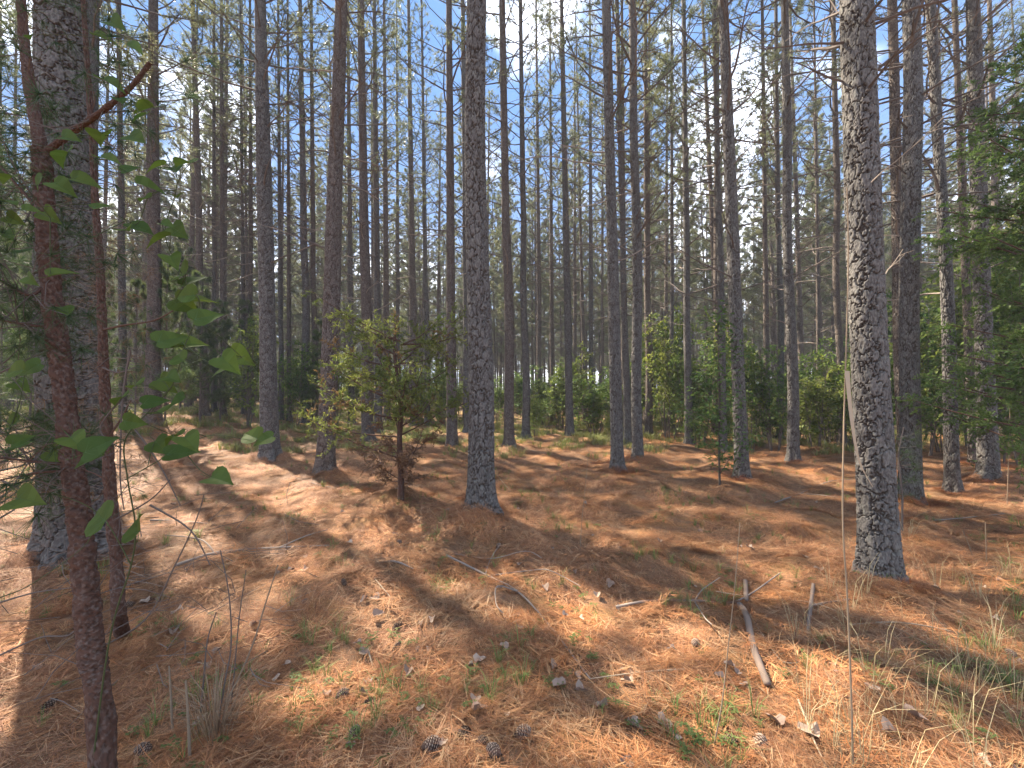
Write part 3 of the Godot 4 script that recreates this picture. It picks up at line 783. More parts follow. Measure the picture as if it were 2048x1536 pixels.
func make_pines() -> void:
	var crowns := []
	for k in 6: crowns.append(crown_mesh(100 + k, [9.0, 10.5, 8.0, 11.5, 8.5, 9.5][k], [0.6, 0.5, 0.65, 0.45, 0.6, 0.55][k]))
	var thick := [crown_mesh(121, 10.0, 0.6), crown_mesh(122, 9.5, 0.55)]
	var low := [crown_mesh(131, 6.5, 2.6), crown_mesh(132, 5.5, 2.3), crown_mesh(133, 7.5, 2.6)]
	var thin := [crown_mesh(135, 9.5, 0.5), crown_mesh(136, 11.0, 0.55)]
	# bare limbs that near trees still carry
	var bare := []
	for k in 6:
		rng.seed = 300 + k
		var w := Geo.new()
		dead_limb(w, Vector3.ZERO, Vector3(1, R(0.0, 0.6), 0).normalized(), R(1.1, 2.6), 0.018, Color.WHITE)
		bare.append(w.into(ArrayMesh.new(), M.dead_wood if k < 3 else M.limb))
	var spots := []
	for k in PINES.size():
		var p: Array = PINES[k]
		var d: float = p[1]
		spots.append(Vector2(p[0], d))
		rng.seed = 500 + k
		var detail := 3 if d < 6.0 else (2 if d < 10.5 else 1)
		var t := pine(p[5], "pines of the clearing", p[0], d, p[2], p[3], p[4], R(-0.01, 0.01), (thin[k % 2] if d > 14.0 and p[0] > -10.0 and p[0] < 6.0 else crowns[k % 6]) if p[0] > -3.0 or d > 14.0 else (thick[k % 2] if d < 12.0 else thin[k % 2]), detail, k + 1, R(0.92, 1.05))
		if d > 6.5:
			var y := R(3.2, 5.0)
			while y < 10.5:
				if rng.randf() < 0.85:
					var r: float = p[2] * (1.0 - 0.72 * y / TALL)
					var a := R(0, TAU)
					part("dead_branch", bare[rng.randi() % 6], t, Transform3D(Basis(Vector3.UP, a).scaled(Vector3.ONE * R(0.4, 1.1)), Vector3(cos(a) * r * 0.8, y, -sin(a) * r * 0.8)))
				y += R(0.22, 0.65)
		elif k != 0:
			for j in 3:
				var y := R(2.5, 6.0)
				var r: float = p[2] * (1.0 - 0.72 * y / TALL)
				var a := R(0, TAU)
				part("branch_stub", bare[j], t, Transform3D(Basis(Vector3.UP, a).scaled(Vector3(0.12, 0.4, 0.5)), Vector3(cos(a) * r * 0.9, y, -sin(a) * r * 0.9)))
	var shade_crown: Mesh = crown_mesh(125, 8.5, 1.0)
	for p in [[-12.2, 10.7], [-9.3, 8.6]]:  # unseen pines added so their crowns cast shade on the foreground
		spots.append(Vector2(p[0], p[1]))
		pine("unseen pine added for foreground shade behind the thick left trunk, %s of the two" % ("farther" if p[1] > 9.0 else "nearer"), "pines of the clearing", p[0], p[1], 0.15, 1.5, 0.0, 0.0, shade_crown, 1, 57 + int(p[1]))
	# the rows behind
	var names := [["far pine in the dense rows beyond the left saplings", "far pines at the left"], ["slender far pine in the rows behind the cedar sapling", "far pines behind the cedar"], ["slender far pine behind the middle pine and its neighbours", "far pines at the centre"], ["far pine in the rows above the green brush right of centre", "far pines above the brush"], ["far pine behind the trunks at the right edge", "far pines at the right"]]
	var n := 0
	rng.seed = 77
	var zz := 15.5
	while zz < 47.0:
		var xx := -zz * 1.38 - 2.0
		while xx < zz * 1.38 + 2.0:
			var x := xx + R(-0.9, 0.9)
			var d := zz + R(-0.9, 0.9)
			xx += 3.8 if zz < 26.0 else 3.3
			var ok := rng.randf() < 0.86
			for q in spots:
				if (q as Vector2).distance_to(Vector2(x, d)) < 1.7: ok = false
			# an opening to the sky right of centre
			if d < 24.0 and x / d > 0.35 and x / d < 0.95 and rng.randf() < 0.6: ok = false
			# and the thin canopy that lets the sun onto the brush
			if d < 29.0 and x > -10.0 and x < 4.0 and rng.randf() < 0.4: ok = false
			if not ok: continue
			spots.append(Vector2(x, d))
			var px := x / d
			var nm: Array = names[0 if px < -0.7 else (1 if px < -0.17 else (2 if px < 0.25 else (3 if px < 0.85 else 4)))]
			pine(nm[0] + (", in the farther rows" if d > 30.0 else ", in the nearer rows"), nm[1] + (", farther rows" if d > 30.0 else ", nearer rows"), x, d, R(0.085, 0.15), 2.0, R(-0.03, 0.015), R(-0.015, 0.015), low[n % 3] if d > 31.0 or (d > 22.0 and (x < -16.0 or x > 8.0)) else (thin[n % 2] if (x > -14.0 and x < 6.0) or n % 3 else crowns[rng.randi() % 6]), 0, 60 + n, R(0.84, 1.06))
			n += 1
		zz += 3.6 if zz < 26.0 else 3.2
	# pines beside the view, whose crowns shade the clearing
	for k in 60:
		var d := R(-1.0, 30.0)
		var x := -R(d * 1.38 + 2.5, 30.0)
		var ok := d * 1.38 + 2.5 < 28 and Vector2(x, d).length() > 10.0
		for q in spots:
			if (q as Vector2).distance_to(Vector2(x, d)) < 2.9: ok = false
		if not ok: continue
		spots.append(Vector2(x, d))
		pine("pine standing beyond the left edge of the view, shading the clearing", "pines beyond the left edge", x, d, R(0.11, 0.17), 1.5, R(-0.02, 0.02), 0.0, crowns[rng.randi() % 6], 0, 60 + n)
		n += 1
	for k in 14:
		var d := R(1.0, 18.0)
		var x := R(d * 1.38 + 2.5, d * 1.38 + 12.0)
		var ok := true
		for q in spots:
			if (q as Vector2).distance_to(Vector2(x, d)) < 3.2: ok = false
		if not ok: continue
		spots.append(Vector2(x, d))
		pine("pine standing beyond the right edge of the view", "pines beyond the right edge", x, d, R(0.11, 0.17), 1.5, 0.0, 0.0, crowns[rng.randi() % 6], 0, 60 + n)
		n += 1
	# the wood beyond, one mass
	var far: ArrayMesh = crown_mesh(140, 5.5, 2.2)
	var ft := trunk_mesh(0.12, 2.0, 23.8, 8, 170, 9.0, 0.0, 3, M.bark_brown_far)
	var where := []
	rng.seed = 99
	zz = 47.0
	while zz < 95.0:
		var xx := -zz * 1.4
		while xx < zz * 1.4:
			if rng.randf() < 0.8:
				var s := R(0.85, 1.1)
				var x := xx + R(-1.3, 1.3)
				where.append(Transform3D(Basis(Vector3.UP, R(0, TAU)).scaled(Vector3(1, s, 1)), Vector3(x, ground_y(x, zz) - 0.1, -zz + R(-1.3, 1.3))))
			xx += 3.4
		zz += 3.6
	var wood := Node3D.new()
	wood.name = "far_pine_wood"
	add_child(wood)
	meta(wood, "far off pine wood closing the view behind the rows", "woodland", "", "stuff")
	meta(mm("crowns", far, where, [], wood), "", "", "", "stuff")
	meta(mm("trunks", ft, where, [], wood), "", "", "", "stuff")

func make_understory() -> void:
	var kinds := []
	var cols := [[Color(0.085, 0.145, 0.04), Color(0.19, 0.25, 0.06)], [Color(0.10, 0.16, 0.045), Color(0.22, 0.265, 0.06)], [Color(0.07, 0.13, 0.04), Color(0.165, 0.225, 0.06)], [Color(0.11, 0.16, 0.04), Color(0.23, 0.25, 0.06)]]
	for k in 4: kinds.append(shrub_meshes(700 + k, 8, 30, 0.1, cols[k][0], cols[k][1]))
	rng.seed = 31
	for k in SHRUBS.size():
		var s: Array = SHRUBS[k]
		var left: bool = k >= 25
		var near: bool = s[1] < 13.5
		var label := "leafy green shrub between far trunks in the left background" if left else ("leafy green brush shrub at the right, in front of the far trunks" if near else "leafy green brush shrub deep between the far trunks right of centre")
		var own := {5: "leafy shrub right of the leaning grey pine", 6: "leafy shrub just left of the straight brown pine", 7: "low wide leafy shrub right of the straight brown pine", 8: "tall leafy shrub left of the tall dry stalk", 9: "leafy shrub behind the tall dry stalk", 10: "leafy shrub between the rough pine and the crooked pine", 11: "tall leafy shrub behind the crooked sunlit pine", 12: "tall leafy shrub behind the thick pine nearest the right edge", 13: "large leafy shrub at the right edge beside the thick pine", 14: "leafy shrub cut by the right edge", 18: "leafy shrub behind the big plated pine", 20: "tall leafy shrub mostly outside the right edge"}
		if own.has(k): label = own[k]
		var t := thing("leafy_shrub", Vector3(s[0], ground_y(s[0], s[1]), -s[1]), label, "shrub", "brush at the left" if left else ("near brush at the right" if near else "far brush right of centre"))
		t.rotation.y = R(0, TAU)
		var up: float = s[2] / 2.8
		var wide: float = clampf(s[3] * 1.3, 0.75 * up, 1.4 * up)
		var sc := Vector3(wide, up, wide)
		part("stems", kinds[k % 4][0], t, Transform3D(Basis().scaled(sc), Vector3.ZERO))
		part("foliage", kinds[k % 4][1], t, Transform3D(Basis().scaled(sc), Vector3.ZERO))
	# low undergrowth at the foot of the brush
	for k in 26:
		var x := R(0.5, 16.0)
		var d := maxf(11.5, R(12.0, 18.0)) + (2.0 if x < 5 else 0.0)
		var t := thing("low_shrub", Vector3(x, ground_y(x, d), -d), "low leafy undergrowth at the foot of the green brush", "shrub", "low undergrowth")
		t.rotation.y = R(0, TAU)
		var sc := Vector3.ONE * R(0.35, 0.6)
		part("stems", kinds[k % 4][0], t, Transform3D(Basis().scaled(sc), Vector3.ZERO))
		part("foliage", kinds[k % 4][1], t, Transform3D(Basis().scaled(sc), Vector3.ZERO))
	# undergrowth between the far rows, too far to tell plant from plant
	var spots := []
	for k in 700:
		var d := R(19.0, 75.0)
		var x := R(-1.35, 1.35) * d
		if patch.get_noise_2d(x * 0.5, d * 0.5 + 70) < -0.22: continue
		spots.append(Transform3D(Basis(Vector3.UP, R(0, TAU)).scaled(Vector3.ONE * R(0.6, 1.25)), Vector3(x, ground_y(x, d), -d)))
	var under := Node3D.new()
	under.name = "far_undergrowth"
	add_child(under)
	meta(under, "leafy undergrowth between the far rows of trunks", "undergrowth", "", "stuff")
	meta(mm("foliage", kinds[1][1], spots, [], under), "", "", "", "stuff")
	meta(mm("stems", kinds[1][0], spots, [], under), "", "", "", "stuff")
	# young conifers at the left
	var yp := []
	for k in 3:
		rng.seed = 800 + k
		var wood := Geo.new()
		var leaf := Geo.new()
		tube(wood, [Vector3(0, -0.05, 0), Vector3(0.02, 1.5, 0), Vector3(-0.01, 3.0, 0.02), Vector3(0, 4.6, 0)], 0.045, 0.012, 6)
		var y := 0.5
		while y < 4.6:
			for j in 6:
				var a := R(0, TAU)
				var el := R(0.05, 0.7)
				live_branch(wood, leaf, Vector3(0, y, 0), Vector3(cos(a) * cos(el), sin(el), sin(a) * cos(el)), lerpf(1.3, 0.3, y / 4.6) * R(0.6, 1.1), 0.012, 11, 18, Color(0.075, 0.115, 0.05).lerp(Color(0.13, 0.16, 0.065), rng.randf()), 0.18, 0.007)
			y += R(0.28, 0.42)
		yp.append([wood.into(ArrayMesh.new(), M.limb), leaf.into(ArrayMesh.new(), M.needle)])
	rng.seed = 41
	for k in YOUNG.size():
		var s: Array = YOUNG[k]
		var t := thing("young_conifer", Vector3(s[0], ground_y(s[0], s[1]), -s[1]), "dark young conifer between the trunks in the left background", "young tree", "young conifers at the left")
		t.rotation.y = R(0, TAU)
		var b := Basis().scaled(Vector3(s[3] * 1.25, s[2] / 4.6, s[3] * 1.25))
		part("stem", yp[k % 3][0], t, Transform3D(b, Vector3.ZERO))
		part("crown", yp[k % 3][1], t, Transform3D(b, Vector3.ZERO))
	make_cedar()
	make_slim()
	make_right_cedar()

func make_cedar() -> void:
	rng.seed = 51
	var t := thing("cedar_sapling", CEDAR, "bushy cedar sapling with green top and brown dead lower twigs, left of middle pine", "sapling")
	var k := 5.68 / 790.0
	var P := func(px: float, py: float, z: float) -> Vector3: return Vector3((px - 800) * k, (1012 - py) * k, z)
	var trunk := Geo.new()
	tube(trunk, smooth_line([P.call(800, 1024, 0), P.call(802, 960, 0), P.call(799, 890, 0.02), P.call(800, 820, 0), P.call(792, 760, -0.03), P.call(785, 700, -0.04), P.call(790, 655, -0.02)], 5), 0.05, 0.012, 10, Color.WHITE, true, 0.25)
	part("trunk", trunk.into(ArrayMesh.new(), M.bark_red), t)
	var ends := [[622, 588, 0.2, 1], [660, 625, -0.4, 1], [700, 645, 0.3, 1], [745, 655, -0.3, 1], [790, 650, 0.1, 1], [840, 668, -0.4, 1], [880, 650, 0.2, 1], [922, 640, 0.1, 1], [935, 668, -0.2, 1], [690, 705, 0.5, 1], [650, 735, -0.2, 1], [900, 730, -0.5, 1], [860, 735, 0.5, 1], [770, 710, 0.5, 1], [720, 745, 0.6, 1], [830, 745, 0.6, 1], [620, 830, 0.3, 1], [645, 770, 0.4, 1], [700, 800, 0.6, 1], [930, 790, 0.3, 1], [960, 800, 0.0, 1], [880, 800, 0.6, 1], [760, 800, -0.7, 1], [840, 800, -0.7, 1], [800, 770, 0.7, 1], [735, 690, -0.7, 1], [870, 700, -0.7, 1], [610, 845, -0.1, 1], [815, 800, 0.5, 1], [680, 760, -0.5, 1],
		[720, 880, 0.3, 0], [760, 900, 0.4, 0], [850, 870, 0.3, 0], [880, 850, -0.3, 0], [830, 900, 0.35, 0], [770, 940, 0.2, 0], [840, 950, 0.1, 0], [740, 850, -0.4, 0], [815, 915, 0.3, 0], [785, 880, 0.45, 0]]
	for e in ends:
		var live: bool = e[3] == 1
		var end: Vector3 = P.call(e[0], e[1], e[2] * 0.8)
		var sy: float = clampf((e[1] if live else e[1] - 20) + R(20, 110), 690, 965)
		var st: Vector3 = P.call(799, sy, 0)
		var mid := st.lerp(end, 0.5) + Vector3(0, -0.06, 0)
		var line := smooth_line([st, mid, end], 5)
		var w := Geo.new()
		tube(w, line, 0.013 if live else 0.008, 0.003, 5, Color.WHITE, true)
		var bough := part("branch", w.into(ArrayMesh.new(), M.bark_red), t)
		var leaf := Geo.new()
		var twigs := Geo.new()
		for j in (13 if live else 17):
			var f := R(0.4, 1.0)
			var q: Vector3 = line[int(f * (line.size() - 1))]
			var o := ((end - st).normalized() * 0.6 + rand_dir() * 0.9).normalized()
			var green := Color(0.13, 0.175, 0.05).lerp(Color(0.25, 0.27, 0.075), rng.randf())
			if rng.randf() < 0.1: green = Color(0.2, 0.13, 0.06)
			if live: spray(twigs, leaf, q, o, R(0.16, 0.42), 15, 0.055, green)
			else: spray(twigs, leaf, q, o, R(0.1, 0.28), 10, 0.045, Color(0.19, 0.11, 0.06))
		meta(part("twigs", twigs.into(ArrayMesh.new(), M.limb), bough), "", "", "", "stuff")
		var f2 := part("foliage", leaf.into(ArrayMesh.new(), M.leaf if live else M.litter), bough)
		if not live: meta(f2, "dry brown lower foliage of the cedar sapling", "")

func make_slim() -> void:
	rng.seed = 61
	var t := thing("leafy_sapling", SLIM, "slender leafy sapling in front of the leaning grey pine", "sapling")
	var k := 6.95 / 790.0
	var P := func(px: float, py: float, z: float) -> Vector3: return Vector3((px - 1440) * k, (978 - py) * k, z)
	var w := Geo.new()
	var main := smooth_line([P.call(1440, 985, 0), P.call(1438, 900, 0.02), P.call(1442, 800, 0), P.call(1436, 700, 0.05), P.call(1440, 600, 0)], 6)
	tube(w, main, 0.02, 0.004, 6, Color.WHITE, true)
	part("stem", w.into(ArrayMesh.new(), M.bark_brown_far), t)
	var leaf := Geo.new()
	var br := Geo.new()
	for e in [[1440, 625, 0], [1415, 645, 0.1], [1462, 650, -0.1], [1420, 700, 0.1], [1475, 690, -0.1], [1490, 720, 0.2], [1430, 755, 0.1], [1395, 770, 0], [1480, 800, 0.1], [1410, 815, 0.2], [1385, 830, -0.1], [1455, 855, 0.2], [1492, 870, 0.1], [1400, 880, 0.2], [1470, 760, -0.2], [1365, 815, 0.1], [1445, 820, 0.3], [1425, 900, 0.2], [1465, 905, 0.1]]:
		var end: Vector3 = P.call(e[0], e[1], e[2])
		var st: Vector3 = P.call(1440, minf(e[1] + 45, 960), 0)
		tube(br, [st, st.lerp(end, 0.5) + Vector3(0, 0.03, 0), end], 0.007, 0.003, 4)
		for j in 55:
			var q := st.lerp(end, R(0.3, 1.2)) + rand_dir() * 0.16
			leaf_blade(leaf, q, (rand_dir() * Vector3(1, 0.4, 1)).normalized(), (Vector3.UP + rand_dir() * 0.5).normalized(), R(0.06, 0.11), 0.026, Color(0.07, 0.135, 0.04).lerp(Color(0.13, 0.2, 0.06), rng.randf()))
	part("branches", br.into(ArrayMesh.new(), M.limb), t)
	part("foliage", leaf.into(ArrayMesh.new(), M.leaf), t)

func make_right_cedar() -> void:
	rng.seed = 71
	var x := 6.9
	var d := 4.6
	var t := thing("cedar_tree", Vector3(x, ground_y(x, d), -d), "green cedar whose feathery boughs reach in from the right edge", "cedar tree")
	var w := Geo.new()
	tube(w, smooth_line([Vector3(0, -0.1, 0), Vector3(0.05, 2, 0), Vector3(0, 5, 0), Vector3(0, 7, 0)], 6), 0.09, 0.02, 10, Color.WHITE, true, 0.2)
	part("trunk", w.into(ArrayMesh.new(), M.bark_red), t)
	var y := 0.5
	while y < 5.6:
		for j in 5:
			var a := R(0, TAU)
			var long := lerpf(2.0, 0.9, y / 6.0) * R(0.6, 1.05)
			var st := Vector3(0, y, 0)
			var end := st + Vector3(cos(a) * long, R(0.1, 0.7), sin(a) * long)
			var line := smooth_line([st, st.lerp(end, 0.5) + Vector3(0, -0.05, 0), end], 5)
			var b := Geo.new()
			tube(b, line, 0.02, 0.004, 5, Color.WHITE, true)
			var bough := part("branch", b.into(ArrayMesh.new(), M.bark_red), t)
			var leaf := Geo.new()
			var twigs := Geo.new()
			for q in 17:
				var f := R(0.25, 1.0)
				var p: Vector3 = line[int(f * (line.size() - 1))]
				var o := ((end - st).normalized() * 0.7 + rand_dir() * 0.8 + Vector3(0, -0.1, 0)).normalized()
				spray(twigs, leaf, p, o, R(0.2, 0.45), 22, 0.055, Color(0.075, 0.135, 0.04).lerp(Color(0.14, 0.2, 0.055), rng.randf()), 0.3)
			meta(part("twigs", twigs.into(ArrayMesh.new(), M.limb), bough), "", "", "", "stuff")
			part("foliage", leaf.into(ArrayMesh.new(), M.leaf), bough)
		y += R(0.22, 0.34)

# ---------------------------------------------------------------- the near left: saplings, vine, twigs
func v3(a: Array) -> Vector3:
	return Vector3(a[0], a[1], -a[2])

func heart_leaf(seed_n: int) -> ArrayMesh:
	# a pointed heart with a fold, unit wide, stalk at origin, tip towards +x
	rng.seed = seed_n
	var g := Geo.new()
	var out := [Vector2(-0.12, 0.2), Vector2(-0.05, 0.42), Vector2(0.15, 0.52), Vector2(0.4, 0.46), Vector2(0.65, 0.3), Vector2(0.88, 0.12), Vector2(1.08, 0.0)]
	var fold := R(0.15, 0.5)
	var curl := R(0.1, 0.35)
	var col := Color(0.065, 0.115, 0.026).lerp(Color(0.12, 0.165, 0.034), rng.randf())
	for side in [1.0, -1.0]:
		var prev := Vector3.ZERO
		for k in out.size():
			var o: Vector2 = out[k]
			var p := Vector3(o.x, o.y * fold - curl * o.x * o.x + R(-0.02, 0.02), o.y * side)
			var m0 := Vector3(clampf(o.x, 0, 1), -curl * clampf(o.x, 0, 1) ** 2, 0)
			var m1 := Vector3(0, 0, 0) if k == 0 else Vector3(clampf(out[k - 1].x, 0, 1), -curl * clampf(out[k - 1].x, 0, 1) ** 2, 0)
			var tone := col * R(0.88, 1.12)
			tone.a = 1.0
			g.tri(m1, prev, p, tone)
			if m0.distance_to(m1) > 0.01: g.tri(m1, p, m0, tone)
			prev = p
	# raised midrib, side veins and the stalk
	var pale := Color(0.10, 0.16, 0.06)
	for k in 8:
		var x0 := k / 8.0
		var x1 := (k + 1) / 8.0
		var w := 0.016 * (1.0 - x0 * 0.8)
		var a := Vector3(x0, -curl * x0 * x0 + 0.008, 0)
		var b := Vector3(x1, -curl * x1 * x1 + 0.008, 0)
		g.tri(a - Vector3(0, 0, w), a + Vector3(0, 0, w), b, pale)
	for side in [1.0, -1.0]:
		for k in 2:
			var e := Vector3(0.35 + 0.3 * k, 0.0, (0.4 - 0.12 * k) * side)
			e.y = absf(e.z) * fold - curl * e.x * e.x + 0.008
			g.tri(Vector3(0.02, 0.006, 0), Vector3(0.05, 0.006, 0.0), e, pale)
	for k in 5:
		var a := Vector3(-0.1 * k, 0.03 * k * k * 0.2, 0)
		var b := Vector3(-0.1 * (k + 1), 0.03 * (k + 1) * (k + 1) * 0.2, 0)
		g.tri(a + Vector3(0, 0, 0.02), a - Vector3(0, 0, 0.02), b, pale)
		g.tri(a + Vector3(0, 0.02, 0), a - Vector3(0, 0.02, 0), b, pale)
	return g.into(ArrayMesh.new(), M.vine_leaf)

func make_left() -> void:
	mat("vine_leaf", Color.WHITE, 0.6, true, Color(0.9, 0.95, 0.7))
	rng.seed = 81
	# first sapling
	var base := v3(SAPLING_A[0][0])
	base.y = ground_y(base.x, -base.z)
	var t := thing("thin_sapling", base, "thin forked reddish sapling rising along the left edge, nearest the camera", "sapling")
	for k in SAPLING_A.size():
		var pts := []
		for p in SAPLING_A[k]: pts.append(v3(p) - base)
		if k == 0: pts[0].y = -0.08
		var g := Geo.new()
		var r: float = [0.041, 0.022, 0.014, 0.009, 0.007, 0.007, 0.007, 0.006][k]
		var r1: float = [0.029, 0.014, 0.007, 0.004, 0.004, 0.004, 0.004, 0.003][k]
		if k > 2: tube(g, smooth_line(pts, 8), r, r1, 10, Color.WHITE, true, 0.35)
		part("trunk" if k == 0 else "branch", g.into(ArrayMesh.new(), M.bark_red) if k > 2 else bark_tube(smooth_line(pts, 34 if k == 0 else 40), r, r1, M.bark_red), t)
	var tw := Geo.new()
	var nd := Geo.new()
	for k in 190:
		# thin side twigs, the upper ones with needles
		var f := R(0.15, 1.0)
		var line: Array = SAPLING_A[[0, 0, 1, 2, 3, 4, 5, 6][k % 8]]
		var s := mini(int(f * (line.size() - 1)), line.size() - 2)
		var q := v3(line[s]).lerp(v3(line[s + 1]), R(0, 1)) - base
		if q.y < 0.35: continue
		var o := (rand_dir() + Vector3(-0.35, 0.1, 0)).normalized()
		var l := R(0.12, 0.45)
		var e := q + o * l + Vector3(0, R(-0.05, 0.08), 0)
		tube(tw, [q, q.lerp(e, 0.5) + rand_dir() * 0.03, e], 0.0025, 0.001, 3)
		if q.y > 1.2 and k % 8 > 1:
			tuft(nd, e, o, 30, 0.13, 0.0013, Color(0.065, 0.105, 0.05))
			tuft(nd, q.lerp(e, 0.6), o, 26, 0.12, 0.0013, Color(0.065, 0.10, 0.045))
	part("twigs", tw.into(ArrayMesh.new(), M.limb), t)
	part("needles", nd.into(ArrayMesh.new(), M.needle), t)
	# a young pine just outside the frame whose boughs fill the left edge
	var yx := -4.35
	var yd := 2.9
	var yo := thing("young_pine", Vector3(yx, ground_y(yx, yd), -yd), "young pine with dark needle tufts reaching in at the left edge", "young tree")
	var yw := Geo.new()
	var yn := Geo.new()
	tube(yw, [Vector3(0, -0.05, 0), Vector3(0.03, 1.4, 0), Vector3(-0.02, 2.8, 0.02), Vector3(0, 4.4, 0)], 0.05, 0.012, 7)
	var yy := 0.5
	while yy < 4.3:
		for j in 5:
			var a := R(0, TAU)
			var el := R(0.0, 0.55)
			live_branch(yw, yn, Vector3(0, yy, 0), Vector3(cos(a) * cos(el), sin(el), sin(a) * cos(el)), lerpf(1.25, 0.5, yy / 4.4) * R(0.7, 1.1), 0.012, 14, 26, Color(0.055, 0.09, 0.042).lerp(Color(0.09, 0.12, 0.05), rng.randf()), 0.15, 0.0017)
		yy += R(0.25, 0.38)
	part("stem", yw.into(ArrayMesh.new(), M.limb), yo)
	part("needles", yn.into(ArrayMesh.new(), M.needle), yo)
	# second sapling
	base = v3(SAPLING_B[0][0])
	base.y = ground_y(base.x, -base.z)
	t = thing("thin_sapling", base, "thin straight reddish sapling in front of the thick left trunk", "sapling")
	for k in SAPLING_B.size():
		var pts := []
		for p in SAPLING_B[k]: pts.append(v3(p) - base)
		if k == 0: pts[0].y = -0.08
		var g := Geo.new()
		if k: tube(g, smooth_line(pts, 8), 0.007, 0.003, 8, Color.WHITE, true, 0.35)
		part("trunk" if k == 0 else "branch", g.into(ArrayMesh.new(), M.bark_red) if k else bark_tube(smooth_line(pts, 34), 0.037, 0.009, M.bark_red), t)
	tw = Geo.new()
	nd = Geo.new()
	for k in 240:
		var y := R(0.3, 3.2)
		var a := R(0, TAU)
		var q := Vector3(-0.06 * y, y, 0)
		var o := Vector3(cos(a), R(-0.5, 0.5), sin(a)).normalized()
		var e := q + o * R(0.1, 0.4)
		tube(tw, [q, q.lerp(e, 0.5) + rand_dir() * 0.02, e], 0.002, 0.001, 3)
		if y > 1.0: tuft(nd, e, (o + Vector3(0, -0.6, 0)).normalized(), 20, 0.13, 0.0011, Color(0.2, 0.13, 0.08) if k % 3 else Color(0.06, 0.1, 0.045))
	part("twigs", tw.into(ArrayMesh.new(), M.dead_wood), t)
	part("needles", nd.into(ArrayMesh.new(), M.needle), t)
	# vine
	var vb := v3(VINE_STEMS[0][0])
	vb.y = ground_y(vb.x, -vb.z)
	t = thing("greenbrier_vine", vb, "climbing vine with heart shaped green leaves at the left", "vine")
	var stems := []
	for k in VINE_STEMS.size():
		var pts := []
		for p in VINE_STEMS[k]: pts.append(v3(p) - vb)
		if k == 0: pts[0] = Vector3(0, -0.02, 0)
		var g := Geo.new()
		tube(g, smooth_line(pts, 6), 0.0032 if k == 0 else 0.0022, 0.0012, 5, Color.WHITE, true)
		stems.append(part("stem", g.into(ArrayMesh.new(), M.vine_stem if M.has("vine_stem") else mat("vine_stem", Color(0.06, 0.075, 0.03), 0.6)), t))
	var hearts := []
	for k in 6: hearts.append(heart_leaf(900 + k))
	rng.seed = 83
	for k in VINE_LEAVES.size():
		var a: Array = VINE_LEAVES[k]
		var p := v3(a) - vb
		var turn := R(-0.9, 0.9) + (PI if rng.randf() < 0.45 else 0.0)
		var b := Basis(Vector3(1, 0, 0), R(0.5, 1.3)) * Basis(Vector3.UP, turn) * Basis(Vector3(0, 0, 1), R(-0.4, 0.1)) * Basis(Vector3(1, 0, 0), R(-0.3, 0.3))
		var s: float = a[3] * R(1.15, 1.5)
		var own := 0
		var best := 9.0
		for i in VINE_STEMS.size():
			for c in VINE_STEMS[i]:
				var gap := (v3(c) - vb).distance_to(p)
				if gap < best:
					best = gap
					own = i
		var root := p - b.x * s * 0.5
		var hold := root
		best = 9.0
		for c in smooth_line(VINE_STEMS[own].map(func(c): return v3(c) - vb), 6):
			if (c as Vector3).distance_to(root) < best:
				best = (c as Vector3).distance_to(root)
				hold = c
		if best > 0.005:
			var sg := Geo.new()
			tube(sg, [hold, hold.lerp(root, 0.5) + Vector3(0, 0.012, 0), root], 0.0016, 0.001, 4, Color.WHITE, true)
			part("leaf_stalk", sg.into(ArrayMesh.new(), M.vine_stem), stems[own])
		part("leaf", hearts[k % 6], stems[own], Transform3D(b.scaled(Vector3.ONE * s), p - b.x * s * 0.5))
	# bare dark twigs
	for k in TWIGS.size():
		var pts := []
		for p in TWIGS[k]: pts.append(v3(p))
		if k == 0: continue
	var tb := v3(TWIGS[0][0])
	tb.y = ground_y(tb.x, -tb.z)
	t = thing("bare_bush", tb, "tangle of bare dark twigs around the left saplings", "bush")
	for k in TWIGS.size():
		var pts := []
		for p in TWIGS[k]: pts.append(v3(p) - tb)
		var g := Geo.new()
		var line := smooth_line(pts, 5)
		tube(g, line, 0.0045, 0.002, 5, Color.WHITE, true)
		part("twig", g.into(ArrayMesh.new(), M.limb), t)
	var mess := Geo.new()
	rng.seed = 85
	for k in 90:
		var q := Vector3(R(-2.7, -1.3), R(0.15, 1.15), -R(1.8, 2.7)) - tb
		var o := rand_dir() * Vector3(1, 0.6, 1)
		tube(mess, [q, q + o * 0.12 + rand_dir() * 0.02, q + o * R(0.2, 0.35) + rand_dir() * 0.03], 0.0022, 0.001, 3)
	meta(part("twig_mass", mess.into(ArrayMesh.new(), M.limb), t), "", "", "", "stuff")
